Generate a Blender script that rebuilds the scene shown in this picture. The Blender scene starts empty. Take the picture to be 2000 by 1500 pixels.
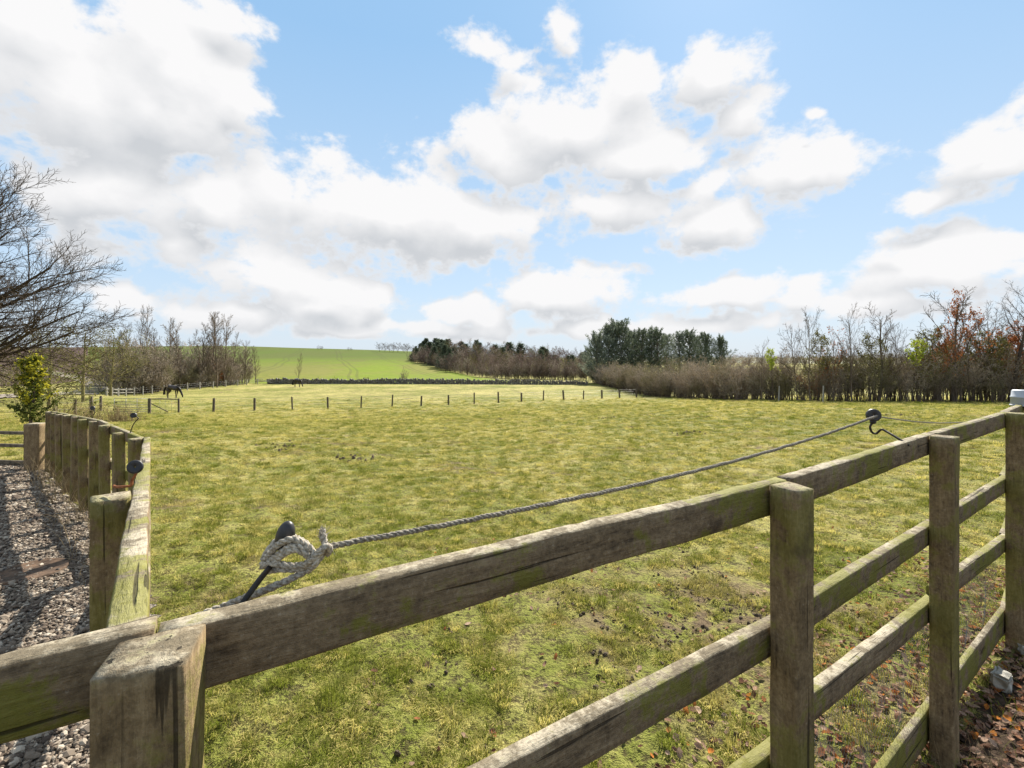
import bpy, math, random
import numpy as np
from mathutils import Vector, Matrix, noise as mnoise, Euler

# ------------------------------------------------------------------ camera, sky, sun, exposure
SC = bpy.context.scene
COL = SC.collection
EYE = 1.8
F = 919.0
HOR = 697.0
cam_d = bpy.data.cameras.new('camera')
cam = bpy.data.objects.new('camera', cam_d)
COL.objects.link(cam)
cam_d.sensor_width = 36.0
cam_d.lens = F / 2000 * 36
cam_d.shift_y = -(750 - HOR) / 2000
cam_d.clip_start = 0.05
cam_d.clip_end = 6000
cam.location = (0, 0, EYE)
cam.rotation_euler = (math.radians(90), 0, 0)
SC.camera = cam
SUN_AZ = math.radians(24)      # to the right of straight ahead (+Y)
SUN_EL = math.radians(40)
EXPOSURE = 1.2
SC.render.resolution_x = 1024
SC.render.resolution_y = 768
SC.view_settings.view_transform = 'Standard'
SC.view_settings.look = 'None'
SC.view_settings.gamma = 1
SC.view_settings.use_curve_mapping = False
SC.view_settings.exposure = EXPOSURE

sun_d = bpy.data.lights.new('sun', 'SUN')
sun_d.energy = 5.0
sun_d.angle = math.radians(0.6)
sun_d.color = (1.0, 0.93, 0.82)
sun = bpy.data.objects.new('sun', sun_d)
COL.objects.link(sun)
sdir = Vector((math.sin(SUN_AZ) * math.cos(SUN_EL), math.cos(SUN_AZ) * math.cos(SUN_EL), math.sin(SUN_EL)))
sun.rotation_euler = sdir.to_track_quat('Z', 'Y').to_euler()
sun.location = (10, 10, 20)


class NT:
    """small helper for node trees"""
    def __init__(s, tree):
        s.t = tree
    def n(s, typ, props=None, **inp):
        nd = s.t.nodes.new(typ)
        for k, v in (props or {}).items():
            setattr(nd, k, v)
        for k, v in inp.items():
            key = int(k[1:]) if k[0] == 'i' and k[1:].isdigit() else k.replace('_', ' ')
            s.set(nd.inputs[key], v)
        return nd
    def set(s, sock, v):
        if isinstance(v, bpy.types.NodeSocket):
            s.t.links.new(v, sock)
        elif isinstance(v, bpy.types.Node):
            s.t.links.new(v.outputs[0], sock)
        else:
            sock.default_value = v
    def m(s, op, a, b=0.0, c=0.0, clamp=False):
        nd = s.n('ShaderNodeMath', {'operation': op, 'use_clamp': clamp}, i0=a, i1=b, i2=c)
        return nd.outputs[0]
    def vm(s, op, a, b=(0, 0, 0)):
        nd = s.n('ShaderNodeVectorMath', {'operation': op}, i0=a, i1=b)
        return nd.outputs['Value'] if op in ('LENGTH', 'DOT_PRODUCT', 'DISTANCE') else nd.outputs[0]
    def mr(s, v, a, b, c=0.0, d=1.0, smooth=True):
        nd = s.n('ShaderNodeMapRange', {'interpolation_type': 'SMOOTHSTEP' if smooth else 'LINEAR'}, i0=v, i1=a, i2=b, i3=c, i4=d)
        return nd.outputs[0]
    def noise(s, vec, scale, detail=4, rough=0.55, dist=0.0):
        nd = s.n('ShaderNodeTexNoise', None, Vector=vec, Scale=scale, Detail=detail, Roughness=rough, Distortion=dist)
        return nd.outputs[0]
    def mix(s, f, a, b, blend='MIX'):
        nd = s.t.nodes.new('ShaderNodeMix')
        nd.data_type = 'RGBA'
        nd.blend_type = blend
        nd.clamp_factor = True
        s.set(nd.inputs[0], f)
        s.set(nd.inputs[6], a if not isinstance(a, tuple) else (*a[:3], 1))
        s.set(nd.inputs[7], b if not isinstance(b, tuple) else (*b[:3], 1))
        return nd.outputs[2]
    def map(s, vec, scale=(1, 1, 1), loc=(0, 0, 0)):
        return s.n('ShaderNodeMapping', None, Vector=vec, Scale=scale, Location=loc).outputs[0]


# ---- world: Nishita sky with a cloud layer defined by direction
world = bpy.data.worlds.new('World')
SC.world = world
world.use_nodes = True
world.node_tree.nodes.clear()
try:
    world.cycles.sampling_method = 'MANUAL'
    world.cycles.sample_map_resolution = 512
except Exception:
    pass
CLOUDS = [  # px, row, rx, ry, weight of the cloud bank it describes (converted to azimuth / elevation)
    (150, 190, 400, 230, 1), (60, 40, 190, 130, .9), (330, 120, 190, 180, 1), (200, 370, 330, 120, 1), (300, 200, 260, 200, 1.1), (440, 20, 120, 50, .8),
    (450, 170, 90, 80, .9), (1120, 250, 230, 125, 1.05), (980, 300, 180, 100, .95), (1230, 180, 90, 70, .8),
    (780, 430, 330, 125, 1.1), (600, 370, 130, 60, .8), (930, 450, 170, 90, 1), (540, 540, 210, 110, 1), (1180, 400, 160, 90, 1),
    (1330, 310, 90, 50, .8), (1210, 310, 200, 80, 1), (1400, 150, 110, 80, 1), (1440, 230, 90, 90, .8), (1560, 330, 180, 90, 1),
    (1400, 440, 150, 65, .95), (1370, 370, 110, 60, .8), (1950, 290, 150, 100, 1), (1830, 390, 140, 45, .9), (1850, 520, 260, 80, 1),
    (1960, 220, 90, 50, .8), (935, 85, 85, 45, .62), (1090, 45, 50, 55, .7), (1000, 110, 55, 35, .62), (1090, 580, 170, 60, .95),
    (1420, 570, 150, 42, .9), (600, 600, 260, 60, .95), (740, 570, 70, 50, .9), (250, 575, 90, 35, .8), (1570, 570, 60, 30, .8),
    (1700, 600, 300, 45, .9), (940, 610, 120, 30, .8), (700, 650, 300, 25, .75), (1350, 640, 380, 30, .8), (1610, 210, 30, 18, .6),
    (330, 480, 160, 60, .7), (100, 470, 130, 60, .6), (1740, 470, 80, 30, .7),
    (420, 400, 130, 90, 1.0), (330, 290, 150, 100, .9), (480, 620, 200, 40, 1.1), (820, 640, 200, 26, 1.05), (1180, 640, 220, 26, 1.05), (1080, 560, 120, 40, 1.1), (900, 600, 90, 28, 1.0), (640, 560, 130, 45, 1.05)]


def azel(px, row):
    x, y, z = (px - 1000) / F, 1.0, (HOR - row) / F
    return math.atan2(x, y), math.atan2(z, math.hypot(x, y))


def cloud_group():
    g = bpy.data.node_groups.new('cloud_density', 'ShaderNodeTree')
    g.interface.new_socket('Dir', in_out='INPUT', socket_type='NodeSocketVector')
    g.interface.new_socket('Density', in_out='OUTPUT', socket_type='NodeSocketFloat')
    g.interface.new_socket('Low', in_out='OUTPUT', socket_type='NodeSocketFloat')
    t = NT(g)
    gi = g.nodes.new('NodeGroupInput')
    go = g.nodes.new('NodeGroupOutput')
    d = t.vm('NORMALIZE', gi.outputs[0])
    sp = t.n('ShaderNodeSeparateXYZ', None, Vector=d)
    az = t.m('ARCTAN2', sp.outputs[0], sp.outputs[1])
    el = t.m('ARCSINE', sp.outputs[2])
    # warp
    w = t.n('ShaderNodeTexNoise', None, Vector=d, Scale=7.0, Detail=3.0)
    wv = t.vm('SUBTRACT', w.outputs['Color'], (.5, .5, .5))
    w2 = t.n('ShaderNodeVectorMath', {'operation': 'SCALE'}, i0=wv)
    w2.inputs['Scale'].default_value = 0.10
    ae = t.n('ShaderNodeCombineXYZ', None, X=az, Y=el, Z=0.0)
    aew = t.vm('ADD', ae, w2.outputs[0])
    cur = None
    for px, row, rx, ry, wt in CLOUDS:
        a, e = azel(px, row)
        ax = abs(azel(px + rx, row)[0] - azel(px - rx, row)[0]) / 2
        ey = abs(azel(px, row - ry)[1] - azel(px, row + ry)[1]) / 2
        q = t.n('ShaderNodeVectorMath', {'operation': 'MULTIPLY_ADD'}, i0=aew, i1=(1 / ax, 1 / ey, 0), i2=(-a / ax, -e / ey, 0))
        # ignore z
        l = t.vm('LENGTH', q.outputs[0])
        v = t.m('MULTIPLY_ADD', l, -wt * .9, wt * 1.25 - .05)
        cur = v if cur is None else t.m('SMOOTH_MAX', cur, v, 0.38)
    cur = t.m('MAXIMUM', cur, -0.15)
    # outside the mapped part of the sky: an even scatter of the same clouds
    big = t.noise(t.map(d, (1, 1, 1.4)), 2.6, 2)
    other = t.mr(big, .42, .62, 0.0, .9)
    fr = t.m('MULTIPLY', t.mr(t.m('ABSOLUTE', az), .85, 1.05, 1, 0), t.mr(el, .68, .9, 1, 0))
    base = t.m('ADD', t.m('MULTIPLY', cur, fr), t.m('MULTIPLY', other, t.m('SUBTRACT', 1.0, fr)))
    fb = t.noise(t.map(d, (1, 1, 1.35)), 10.0, 10, .58, .15)
    fb2 = t.noise(t.map(d, (1, 1, 1.6), (3, 1, 2)), 34.0, 5, .6, .1)
    k = t.m('ADD', t.m('MULTIPLY', t.m('SUBTRACT', fb, .5), 2.0), t.m('MULTIPLY', t.m('SUBTRACT', fb2, .5), .55))
    dens = t.m('ADD', base, k)
    t.set(go.inputs[0], dens)
    t.set(go.inputs[1], base)
    return g


def make_world():
    t = NT(world.node_tree)
    out = t.n('ShaderNodeOutputWorld')
    sky = t.n('ShaderNodeTexSky', {'sky_type': 'NISHITA', 'sun_disc': False, 'sun_elevation': SUN_EL, 'sun_rotation': SUN_AZ,
                                   'air_density': 1.0, 'dust_density': .6, 'ozone_density': 1.5, 'altitude': 100})
    tc = t.n('ShaderNodeTexCoord')
    d = t.vm('NORMALIZE', tc.outputs['Generated'])
    g = cloud_group()
    def cg(v):
        nd = t.n('ShaderNodeGroup')
        nd.node_tree = g
        t.set(nd.inputs[0], v)
        return nd
    c0 = cg(d)
    c1 = cg(t.vm('ADD', d, (0.015, 0.0, 0.055)))
    alpha = t.mr(c0.outputs[0], .30, .70)
    # self shade: more cloud between this point and the light above makes it grey
    dd = t.m('SUBTRACT', c0.outputs[0], c1.outputs[0])
    db = t.m('SUBTRACT', c0.outputs[1], c1.outputs[1])
    lit = t.m('ADD', t.m('MULTIPLY', dd, .26), t.m('MULTIPLY', db, 1.0))
    lit = t.m('ADD', lit, t.m('MULTIPLY', t.m('SUBTRACT', 1.0, c0.outputs[0]), .10))
    lit = t.mr(lit, -.40, .30, smooth=False)
    edge = t.mr(c0.outputs[0], .4, .95, 1, 0)
    lit = t.m('MAXIMUM', lit, t.m('MULTIPLY', edge, .72))
    ccol = t.mix(lit, (2.60, 2.70, 2.84), (3.98, 3.96, 3.98))
    sp = t.n('ShaderNodeSeparateXYZ', None, Vector=d)
    el = sp.outputs[2]
    # blue of the photo; lightening to the horizon
    s1 = t.mix(.93, sky.outputs[0], t.mix(t.mr(el, 0, .55, smooth=False), (2.7, 3.3, 3.9), (1.36, 2.36, 3.60)))
    hz = t.mr(el, -.02, .15, .6, 0)
    s2 = t.mix(hz, s1, (3.0, 3.25, 3.5))
    col = t.mix(alpha, s2, t.mix(t.m('MULTIPLY', hz, .5), ccol, (3.2, 3.3, 3.45)))
    col = t.mix(t.mr(el, -.03, -.005, 1, 0), col, (.5, .52, .35))
    bg = t.n('ShaderNodeBackground', None, Color=col, Strength=0.105)
    t.set(out.inputs[0], bg)


make_world()

# ------------------------------------------------------------------ helpers
def tag(o, label=None, cat=None, group=None, kind=None):
    if label: o['label'] = label
    if cat: o['category'] = cat
    if group: o['group'] = group
    if kind: o['kind'] = kind
    return o


def U(px, row, Y):
    return Vector(((px - 1000) / F * Y, Y, EYE + (HOR - row) / F * Y))


def empty(name, loc=(0, 0, 0), rz=0.0):
    o = bpy.data.objects.new(name, None)
    o.empty_display_size = .2
    COL.objects.link(o)
    o.location = loc
    o.rotation_euler = (0, 0, rz)
    return o


def link(name, me, mat=None, parent=None, loc=None):
    o = bpy.data.objects.new(name, me)
    COL.objects.link(o)
    if mat is not None and not me.materials:
        me.materials.append(mat)
    if parent is not None:
        o.parent = parent
    if loc is not None:
        o.location = loc
    return o


def mesh_np(name, V, faces, smooth=False):
    """V (n,3); faces: list of (m,k) arrays"""
    V = np.asarray(V, dtype=np.float32)
    me = bpy.data.meshes.new(name)
    me.vertices.add(len(V))
    me.vertices.foreach_set('co', V.ravel())
    loops = np.concatenate([np.asarray(f, dtype=np.int32).ravel() for f in faces])
    sizes = np.concatenate([np.full(len(f), np.asarray(f).shape[1], dtype=np.int32) for f in faces])
    starts = np.concatenate([[0], np.cumsum(sizes)[:-1]]).astype(np.int32)
    me.loops.add(len(loops))
    me.loops.foreach_set('vertex_index', loops)
    me.polygons.add(len(sizes))
    me.polygons.foreach_set('loop_start', starts)
    me.polygons.foreach_set('loop_total', sizes)
    if smooth:
        me.polygons.foreach_set('use_smooth', np.ones(len(sizes), dtype=bool))
    me.update(calc_edges=True)
    me.validate()
    return me


def tubes(segs, sides=4, tip_close=False):
    """segs: (n,8) p0 p1 r0 r1 -> V, F for open prisms"""
    S = np.asarray(segs, dtype=np.float64)
    p0, p1, r0, r1 = S[:, :3], S[:, 3:6], S[:, 6], S[:, 7]
    d = p1 - p0
    L = np.linalg.norm(d, axis=1, keepdims=True)
    d = d / np.maximum(L, 1e-9)
    ref = np.where(np.abs(d[:, 2:3]) < .9, np.array([[0, 0, 1.0]]), np.array([[1.0, 0, 0]]))
    u = np.cross(d, ref)
    u /= np.maximum(np.linalg.norm(u, axis=1, keepdims=True), 1e-9)
    v = np.cross(d, u)
    n = len(S)
    a = np.arange(sides) / sides * 2 * np.pi
    ring = u[:, None, :] * np.cos(a)[None, :, None] + v[:, None, :] * np.sin(a)[None, :, None]
    A = p0[:, None, :] + ring * r0[:, None, None]
    B = p1[:, None, :] + ring * r1[:, None, None]
    V = np.concatenate([A, B], axis=1).reshape(-1, 3)
    base = (np.arange(n) * 2 * sides)[:, None]
    k = np.arange(sides)
    k2 = (k + 1) % sides
    Fq = np.stack([base + k, base + k2, base + sides + k2, base + sides + k], axis=2).reshape(-1, 4)
    return V, Fq


def cards(P, size, rng, elong=1.6, up=0.0):
    """leaf-like single triangles / quads randomly turned at points P"""
    n = len(P)
    d = rng.normal(size=(n, 3))
    d[:, 2] += up
    d /= np.linalg.norm(d, axis=1, keepdims=True)
    e = np.cross(d, rng.normal(size=(n, 3)))
    e /= np.linalg.norm(e, axis=1, keepdims=True)
    s = (size * (0.6 + .8 * rng.random(n)))[:, None]
    a = P - e * s * .5
    b = P + d * s * elong * .5
    c = P + e * s * .5
    f = P - d * s * elong * .5
    V = np.stack([a, b, c, f], axis=1).reshape(-1, 3)
    i = (np.arange(n) * 4)[:, None]
    return V, i + np.arange(4)[None, :]


def cards_dir(P, D, size, rng, elong=3.0, jit=.45):
    n = len(P)
    d = D + rng.normal(size=(n, 3)) * jit
    d /= np.linalg.norm(d, axis=1, keepdims=True)
    e = np.cross(d, rng.normal(size=(n, 3)))
    e /= np.linalg.norm(e, axis=1, keepdims=True)
    s = (size * (0.6 + .8 * rng.random(n)))[:, None]
    V = np.stack([P - e * s * .5, P + d * s * elong, P + e * s * .5, P - d * s * .3], axis=1).reshape(-1, 3)
    i = (np.arange(n) * 4)[:, None]
    return V, i + np.arange(4)[None, :]


class Bag:
    def __init__(s):
        s.V = []; s.F4 = []; s.F3 = []; s.n = 0
    def add(s, V, Fa):
        V = np.asarray(V); Fa = np.asarray(Fa) + s.n
        s.V.append(V)
        (s.F4 if Fa.shape[1] == 4 else s.F3).append(Fa)
        s.n += len(V)
    def mesh(s, name, smooth=False):
        fs = []
        if s.F4: fs.append(np.concatenate(s.F4))
        if s.F3: fs.append(np.concatenate(s.F3))
        return mesh_np(name, np.concatenate(s.V), fs, smooth)


def polyline_tube(pts, r, sides=8, cap=True):
    pts = [Vector(p) for p in pts]
    n = len(pts)
    rr = r if hasattr(r, '__len__') else [r] * n
    V = []; Fs = []
    prev = None
    for i, p in enumerate(pts):
        d = (pts[min(i + 1, n - 1)] - pts[max(i - 1, 0)]).normalized()
        if prev is None:
            ref = Vector((0, 0, 1)) if abs(d.z) < .9 else Vector((1, 0, 0))
            u = d.cross(ref).normalized()
        else:
            u = (prev - d * prev.dot(d)).normalized()
        prev = u
        v = d.cross(u)
        for k in range(sides):
            a = 2 * math.pi * k / sides
            V.append(p + (u * math.cos(a) + v * math.sin(a)) * rr[i])
    for i in range(n - 1):
        for k in range(sides):
            k2 = (k + 1) % sides
            Fs.append((i * sides + k, i * sides + k2, (i + 1) * sides + k2, (i + 1) * sides + k))
    T = []
    if cap:
        V.append(pts[0]); V.append(pts[-1])
        c0 = len(V) - 2
        for k in range(sides):
            k2 = (k + 1) % sides
            T.append((c0, k2, k)); T.append((c0 + 1, (n - 1) * sides + k, (n - 1) * sides + k2))
    b = Bag()
    b.add(np.array([tuple(v) for v in V]), np.array(Fs))
    if T:
        b.F3.append(np.array(T))
    return b


def tube_mesh(name, pts, r, sides=8):
    return polyline_tube(pts, r, sides).mesh(name, True)


def smooth_path(pts, sub=8):
    """Catmull-Rom"""
    P = [Vector(p) for p in pts]
    P = [P[0] * 2 - P[1]] + P + [P[-1] * 2 - P[-2]]
    out = []
    for i in range(1, len(P) - 2):
        for k in range(sub):
            t = k / sub
            a, b, c, d = P[i - 1], P[i], P[i + 1], P[i + 2]
            out.append(.5 * ((2 * b) + (c - a) * t + (2 * a - 5 * b + 4 * c - d) * t * t + (3 * b - a - 3 * c + d) * t ** 3))
    out.append(P[-2])
    return out


# ------------------------------------------------------------------ materials
def new_mat(name):
    m = bpy.data.materials.new(name)
    m.use_nodes = True
    m.node_tree.nodes.clear()
    t = NT(m.node_tree)
    out = t.n('ShaderNodeOutputMaterial')
    return m, t, out


def principled(t, out, col, rough=.85, bump=None, bstr=.5, bdist=.01, spec=.25, metal=0.0):
    b = t.n('ShaderNodeBsdfPrincipled')
    t.set(b.inputs['Base Color'], col if not isinstance(col, tuple) else (*col[:3], 1))
    t.set(b.inputs['Roughness'], rough)
    b.inputs['Specular IOR Level'].default_value = spec
    b.inputs['Metallic'].default_value = metal
    if bump is not None:
        bn = t.n('ShaderNodeBump', None, Height=bump, Strength=bstr, Distance=bdist)
        t.set(b.inputs['Normal'], bn)
    t.set(out.inputs[0], b)
    return b


def simple_mat(name, c0, c1, scale=20, rough=.85, detail=4, bstr=.3, bdist=.005, coord='Object', metal=0.0, spec=.25):
    m, t, out = new_mat(name)
    tc = t.n('ShaderNodeTexCoord')
    n = t.noise(tc.outputs[coord], scale, detail)
    principled(t, out, t.mix(t.mr(n, .3, .7), c0, c1), rough, n, bstr, bdist, spec, metal)
    return m


def turf_group():
    g = bpy.data.node_groups.new('turf_colour', 'ShaderNodeTree')
    g.interface.new_socket('Pos', in_out='INPUT', socket_type='NodeSocketVector')
    g.interface.new_socket('Shift', in_out='INPUT', socket_type='NodeSocketFloat')
    g.interface.new_socket('Color', in_out='OUTPUT', socket_type='NodeSocketColor')
    g.interface.new_socket('Soil', in_out='OUTPUT', socket_type='NodeSocketFloat')
    t = NT(g)
    gi = g.nodes.new('NodeGroupInput'); go = g.nodes.new('NodeGroupOutput')
    p = t.vm('MULTIPLY', gi.outputs[0], (1, 1, .2))
    a = t.noise(p, .09, 3)
    b = t.noise(p, .8, 4, .6)
    c = t.noise(t.map(p, (1, 1, 1), (7, 3, 0)), 3.6, 4, .65)
    s = t.m('ADD', t.m('MULTIPLY', a, .8), t.m('ADD', t.m('MULTIPLY', b, .9), t.m('ADD', t.m('MULTIPLY', c, .55), gi.outputs[1])))
    s = t.m('SUBTRACT', s, 1.09)
    dry = t.mr(s, -.22, .34)
    col = t.mix(dry, (.150, .172, .029), (.475, .412, .152))
    e = t.noise(t.map(p, (1, 1, 1), (31, 13, 0)), 1.7, 4, .6)
    col = t.mix(t.mr(e, .56, .68, 0, .4), col, (.145, .178, .028))
    # far pasture is a brighter yellow green
    so = t.noise(t.map(p, (1, 1, 1), (3, 11, 0)), .55, 5, .75)
    so2 = t.noise(t.map(p, (1, 1, 1), (3, 41, 0)), 6.0, 3, .7)
    soil = t.mr(t.m('ADD', so, t.m('MULTIPLY', t.m('SUBTRACT', so2, .5), .35)), .55, .66)
    # churned patch between the fence and the middle of the field
    dx = t.n('ShaderNodeVectorMath', {'operation': 'MULTIPLY_ADD'}, i0=gi.outputs[0], i1=(1 / 2.0, 1 / 1.5, 0), i2=(-1.5 / 2.0, -3.3 / 1.5, 0))
    near = t.mr(t.vm('LENGTH', dx.outputs[0]), .1, 1.15, 1, 0)
    soil2 = t.m('MULTIPLY', near, t.mr(t.m('ADD', c, t.m('MULTIPLY', b, .6)), 0.76, .88))
    t.set(go.inputs[1], t.m('MAXIMUM', t.m('MULTIPLY', soil, .8), soil2))
    t.set(go.inputs[0], col)
    return g


TURF = turf_group()


def turf(t, pos, shift):
    nd = t.n('ShaderNodeGroup')
    nd.node_tree = TURF
    t.set(nd.inputs[0], pos); t.set(nd.inputs[1], shift)
    return nd.outputs[0], nd.outputs[1]


def mat_pasture():
    m, t, out = new_mat('pasture_turf')
    geo = t.n('ShaderNodeNewGeometry')
    pos = geo.outputs['Position']
    col, soil = turf(t, pos, 0.0)
    fine = t.noise(pos, 34, 4, .8)
    mid = t.noise(pos, 8.5, 5, .75)
    dist = t.vm('LENGTH', t.vm('MULTIPLY', pos, (1, 1, 0)))
    far = t.mr(dist, 8, 40)
    col = t.mix(t.mr(fine, .38, .58, .8, 0), col, t.mix(.6, col, (.05, .042, .018)))
    tuft = t.mr(t.m('ADD', t.m('MULTIPLY', mid, .7), t.m('MULTIPLY', fine, .3)), .42, .51, .9, 0)
    tuft = t.m('MULTIPLY', tuft, t.mr(dist, 40, 110, 1, .45))
    col = t.mix(t.m('MULTIPLY', tuft, .85), col, t.mix(fine, (.032, .025, .013), (.10, .08, .034)))
    col = t.mix(soil, col, t.mix(fine, (.075, .052, .03), (.21, .155, .095)))
    h = t.m('ADD', t.m('MULTIPLY', mid, 1.0), t.m('MULTIPLY', fine, .35))
    principled(t, out, col, .95, h, .9, .07, spec=.1)
    return m


def mat_grass():
    m, t, out = new_mat('grass_blades')
    geo = t.n('ShaderNodeNewGeometry')
    oi = t.n('ShaderNodeObjectInfo')
    sh = t.m('MULTIPLY', t.m('SUBTRACT', oi.outputs['Random'], .5), 1.05)
    col, soil = turf(t, geo.outputs['Position'], sh)
    col = t.mix(t.m('MULTIPLY', soil, .45), col, (.20, .15, .08))
    di = t.n('ShaderNodeBsdfDiffuse', None, Color=col)
    tr = t.n('ShaderNodeBsdfTranslucent', None, Color=t.mix(1.0, col, (1.2, 1.2, .85), 'MULTIPLY'))
    ms = t.n('ShaderNodeMixShader', None, Fac=.42)
    t.set(ms.inputs[1], di); t.set(ms.inputs[2], tr)
    t.set(out.inputs[0], ms)
    return m


def mat_leafy(name, c0, c1, trans=.35, c2=None):
    m, t, out = new_mat(name)
    geo = t.n('ShaderNodeNewGeometry')
    oi = t.n('ShaderNodeObjectInfo')
    r = t.m('FRACT', t.m('ADD', geo.outputs['Random Per Island'], oi.outputs['Random']))
    col = t.mix(r, c0, c1)
    if c2:
        col = t.mix(t.mr(t.noise(geo.outputs['Position'], .9, 2), .5, .62), col, c2)
    di = t.n('ShaderNodeBsdfDiffuse', None, Color=col)
    tr = t.n('ShaderNodeBsdfTranslucent', None, Color=col)
    ms = t.n('ShaderNodeMixShader', None, Fac=trans)
    t.set(ms.inputs[1], di); t.set(ms.inputs[2], tr)
    t.set(out.inputs[0], ms)
    return m


def mat_bark(name, c0, c1, c2=None, scale=6):
    m, t, out = new_mat(name)
    tc = t.n('ShaderNodeTexCoord')
    oi = t.n('ShaderNodeObjectInfo')
    geo = t.n('ShaderNodeNewGeometry')
    n = t.noise(tc.outputs['Object'], scale, 3)
    v = t.m('ADD', t.m('MULTIPLY', n, .6), t.m('ADD', t.m('MULTIPLY', oi.outputs['Random'], .35), t.m('MULTIPLY', geo.outputs['Random Per Island'], .35)))
    col = t.mix(t.mr(v, .3, .95), c0, c1)
    if c2:
        col = t.mix(t.mr(t.noise(geo.outputs['Position'], .35, 2), .48, .62), col, c2)
    b = t.n('ShaderNodeBsdfDiffuse', None, Color=col)
    t.set(out.inputs[0], b)
    return m


def mat_wood(name, axis, tint=(1, 1, 1), algae=.75):
    m, t, out = new_mat(name)
    tc = t.n('ShaderNodeTexCoord')
    oi = t.n('ShaderNodeObjectInfo')
    off = t.n('ShaderNodeVectorMath', {'operation': 'MULTIPLY_ADD'}, i0=oi.outputs['Random'], i1=(13, 17, 11), i2=tc.outputs['Object'])
    p = off.outputs[0]
    st = [26, 26, 26]; st[axis] = 3.2
    fib = t.noise(t.map(p, tuple(st)), 4.5, 6, .7, .4)
    st2 = [9, 9, 9]; st2[axis] = 1.3
    band = t.noise(t.map(p, tuple(st2)), 3.0, 4, .6, .6)
    blot = t.noise(p, 13, 7, .75)
    big = t.noise(p, 3.2, 3, .6)
    g = t.m('ADD', t.m('MULTIPLY', fib, .4), t.m('ADD', t.m('MULTIPLY', band, .25), t.m('MULTIPLY', blot, .55)))
    c_dark = tuple(a * b for a, b in zip((.060, .043, .029), tint))
    c_mid = tuple(a * b for a, b in zip((.210, .154, .094), tint))
    c_lt = tuple(a * b for a, b in zip((.35, .275, .18), tint))
    col = t.mix(t.mr(g, .40, .62), c_dark, c_mid)
    col = t.mix(t.mr(g, .58, .80), col, c_lt)
    # silvered, lichened upper faces where rain and sun reach the end grain
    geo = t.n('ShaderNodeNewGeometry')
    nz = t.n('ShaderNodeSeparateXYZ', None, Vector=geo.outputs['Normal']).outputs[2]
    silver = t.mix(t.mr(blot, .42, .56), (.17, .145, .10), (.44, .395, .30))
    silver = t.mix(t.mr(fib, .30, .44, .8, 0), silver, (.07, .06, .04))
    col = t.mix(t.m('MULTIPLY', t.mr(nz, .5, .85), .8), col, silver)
    grit = t.noise(p, 95, 3, .7)
    col = t.mix(t.mr(grit, .40, .54, .42, 0), col, t.mix(.6, col, (.02, .014, .009)))
    col = t.mix(t.mr(grit, .60, .72, 0, .35), col, (.40, .35, .27))
    kn = t.n('ShaderNodeTexVoronoi', None, Vector=t.map(p, tuple(1.6 if i == axis else 5.0 for i in range(3))), Scale=1.0)
    kd = t.m('ADD', kn.outputs['Distance'], t.m('MULTIPLY', t.m('SUBTRACT', blot, .5), .10))
    col = t.mix(t.mr(kd, .06, .11, .85, 0), col, (.035, .02, .012))
    # algae
    al = t.mr(t.m('ADD', big, t.m('MULTIPLY', t.m('SUBTRACT', blot, .5), .9)), .455, .575, 0, algae)
    col = t.mix(al, col, t.mix(fib, (.085, .088, .008), (.20, .20, .022)))
    # dark damp blotches and hairline checks along the grain
    col = t.mix(t.mr(t.noise(t.map(p, (1, 1, 1), (5, 5, 9)), 7, 4, .7), .58, .70, 0, .45), col, (.05, .038, .026))
    st3 = [30, 30, 30]; st3[axis] = .7
    crack = t.mr(t.noise(t.map(p, tuple(st3)), 2.2, 2, .5, .3), .30, .335, 1, 0)
    col = t.mix(t.m('MULTIPLY', crack, .75), col, (.02, .015, .01))
    h = t.m('SUBTRACT', t.m('ADD', t.m('ADD', fib, t.m('MULTIPLY', grit, .5)), t.m('MULTIPLY', blot, .5)), t.m('MULTIPLY', crack, .8))
    principled(t, out, col, .9, h, .8, .006, spec=.15)
    return m


M = {}
M['pasture'] = mat_pasture()
M['grass'] = mat_grass()
M['wood_x'] = mat_wood('weathered_rail_wood', 0)
M['wood_z'] = mat_wood('weathered_post_wood', 2, (1.0, .97, .86), .5)
M['wood_far'] = simple_mat('old_post_wood', (.05, .042, .03), (.17, .14, .10), 9)
M['wood_pale'] = simple_mat('pale_silvered_wood', (.22, .20, .17), (.42, .40, .35), 6)
M['wood_grey'] = mat_wood('grey_post_wood', 2, (1.1, 1.05, 1.0), .1)
M['bark'] = mat_bark('grey_brown_bark', (.07, .054, .042), (.21, .165, .125))
M['bark_big'] = mat_bark('dark_tree_bark', (.03, .022, .02), (.095, .075, .055))
M['bark_olive'] = mat_bark('olive_twig_bark', (.09, .075, .035), (.22, .19, .09))
M['twig_hedge'] = mat_bark('hedge_twigs', (.19, .155, .12), (.46, .39, .31), (.21, .19, .11))
M['twig_purple'] = mat_bark('purple_brown_twigs', (.13, .09, .08), (.29, .22, .185))
M['needle'] = mat_leafy('conifer_needles', (.10, .125, .10), (.26, .29, .22), .35)
M['needle_dark'] = mat_leafy('dark_conifer_needles', (.065, .085, .06), (.17, .20, .135), .3)
M['leaf_rust'] = mat_leafy('rusty_leaves', (.22, .07, .03), (.36, .15, .05), .4)
M['leaf_lime'] = mat_leafy('lime_leaves', (.22, .28, .03), (.38, .42, .06), .45)
M['leaf_olive'] = mat_leafy('olive_hedge_leaves', (.07, .075, .025), (.20, .185, .065), .35)
M['leaf_brown'] = mat_leafy('brown_hedge_leaves', (.17, .125, .08), (.34, .26, .17), .35)
M['gold'] = mat_leafy('golden_conifer_scales', (.24, .22, .02), (.50, .46, .05), .4)
M['gold_dark'] = mat_leafy('green_conifer_scales', (.05, .075, .02), (.16, .17, .04), .35)
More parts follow.
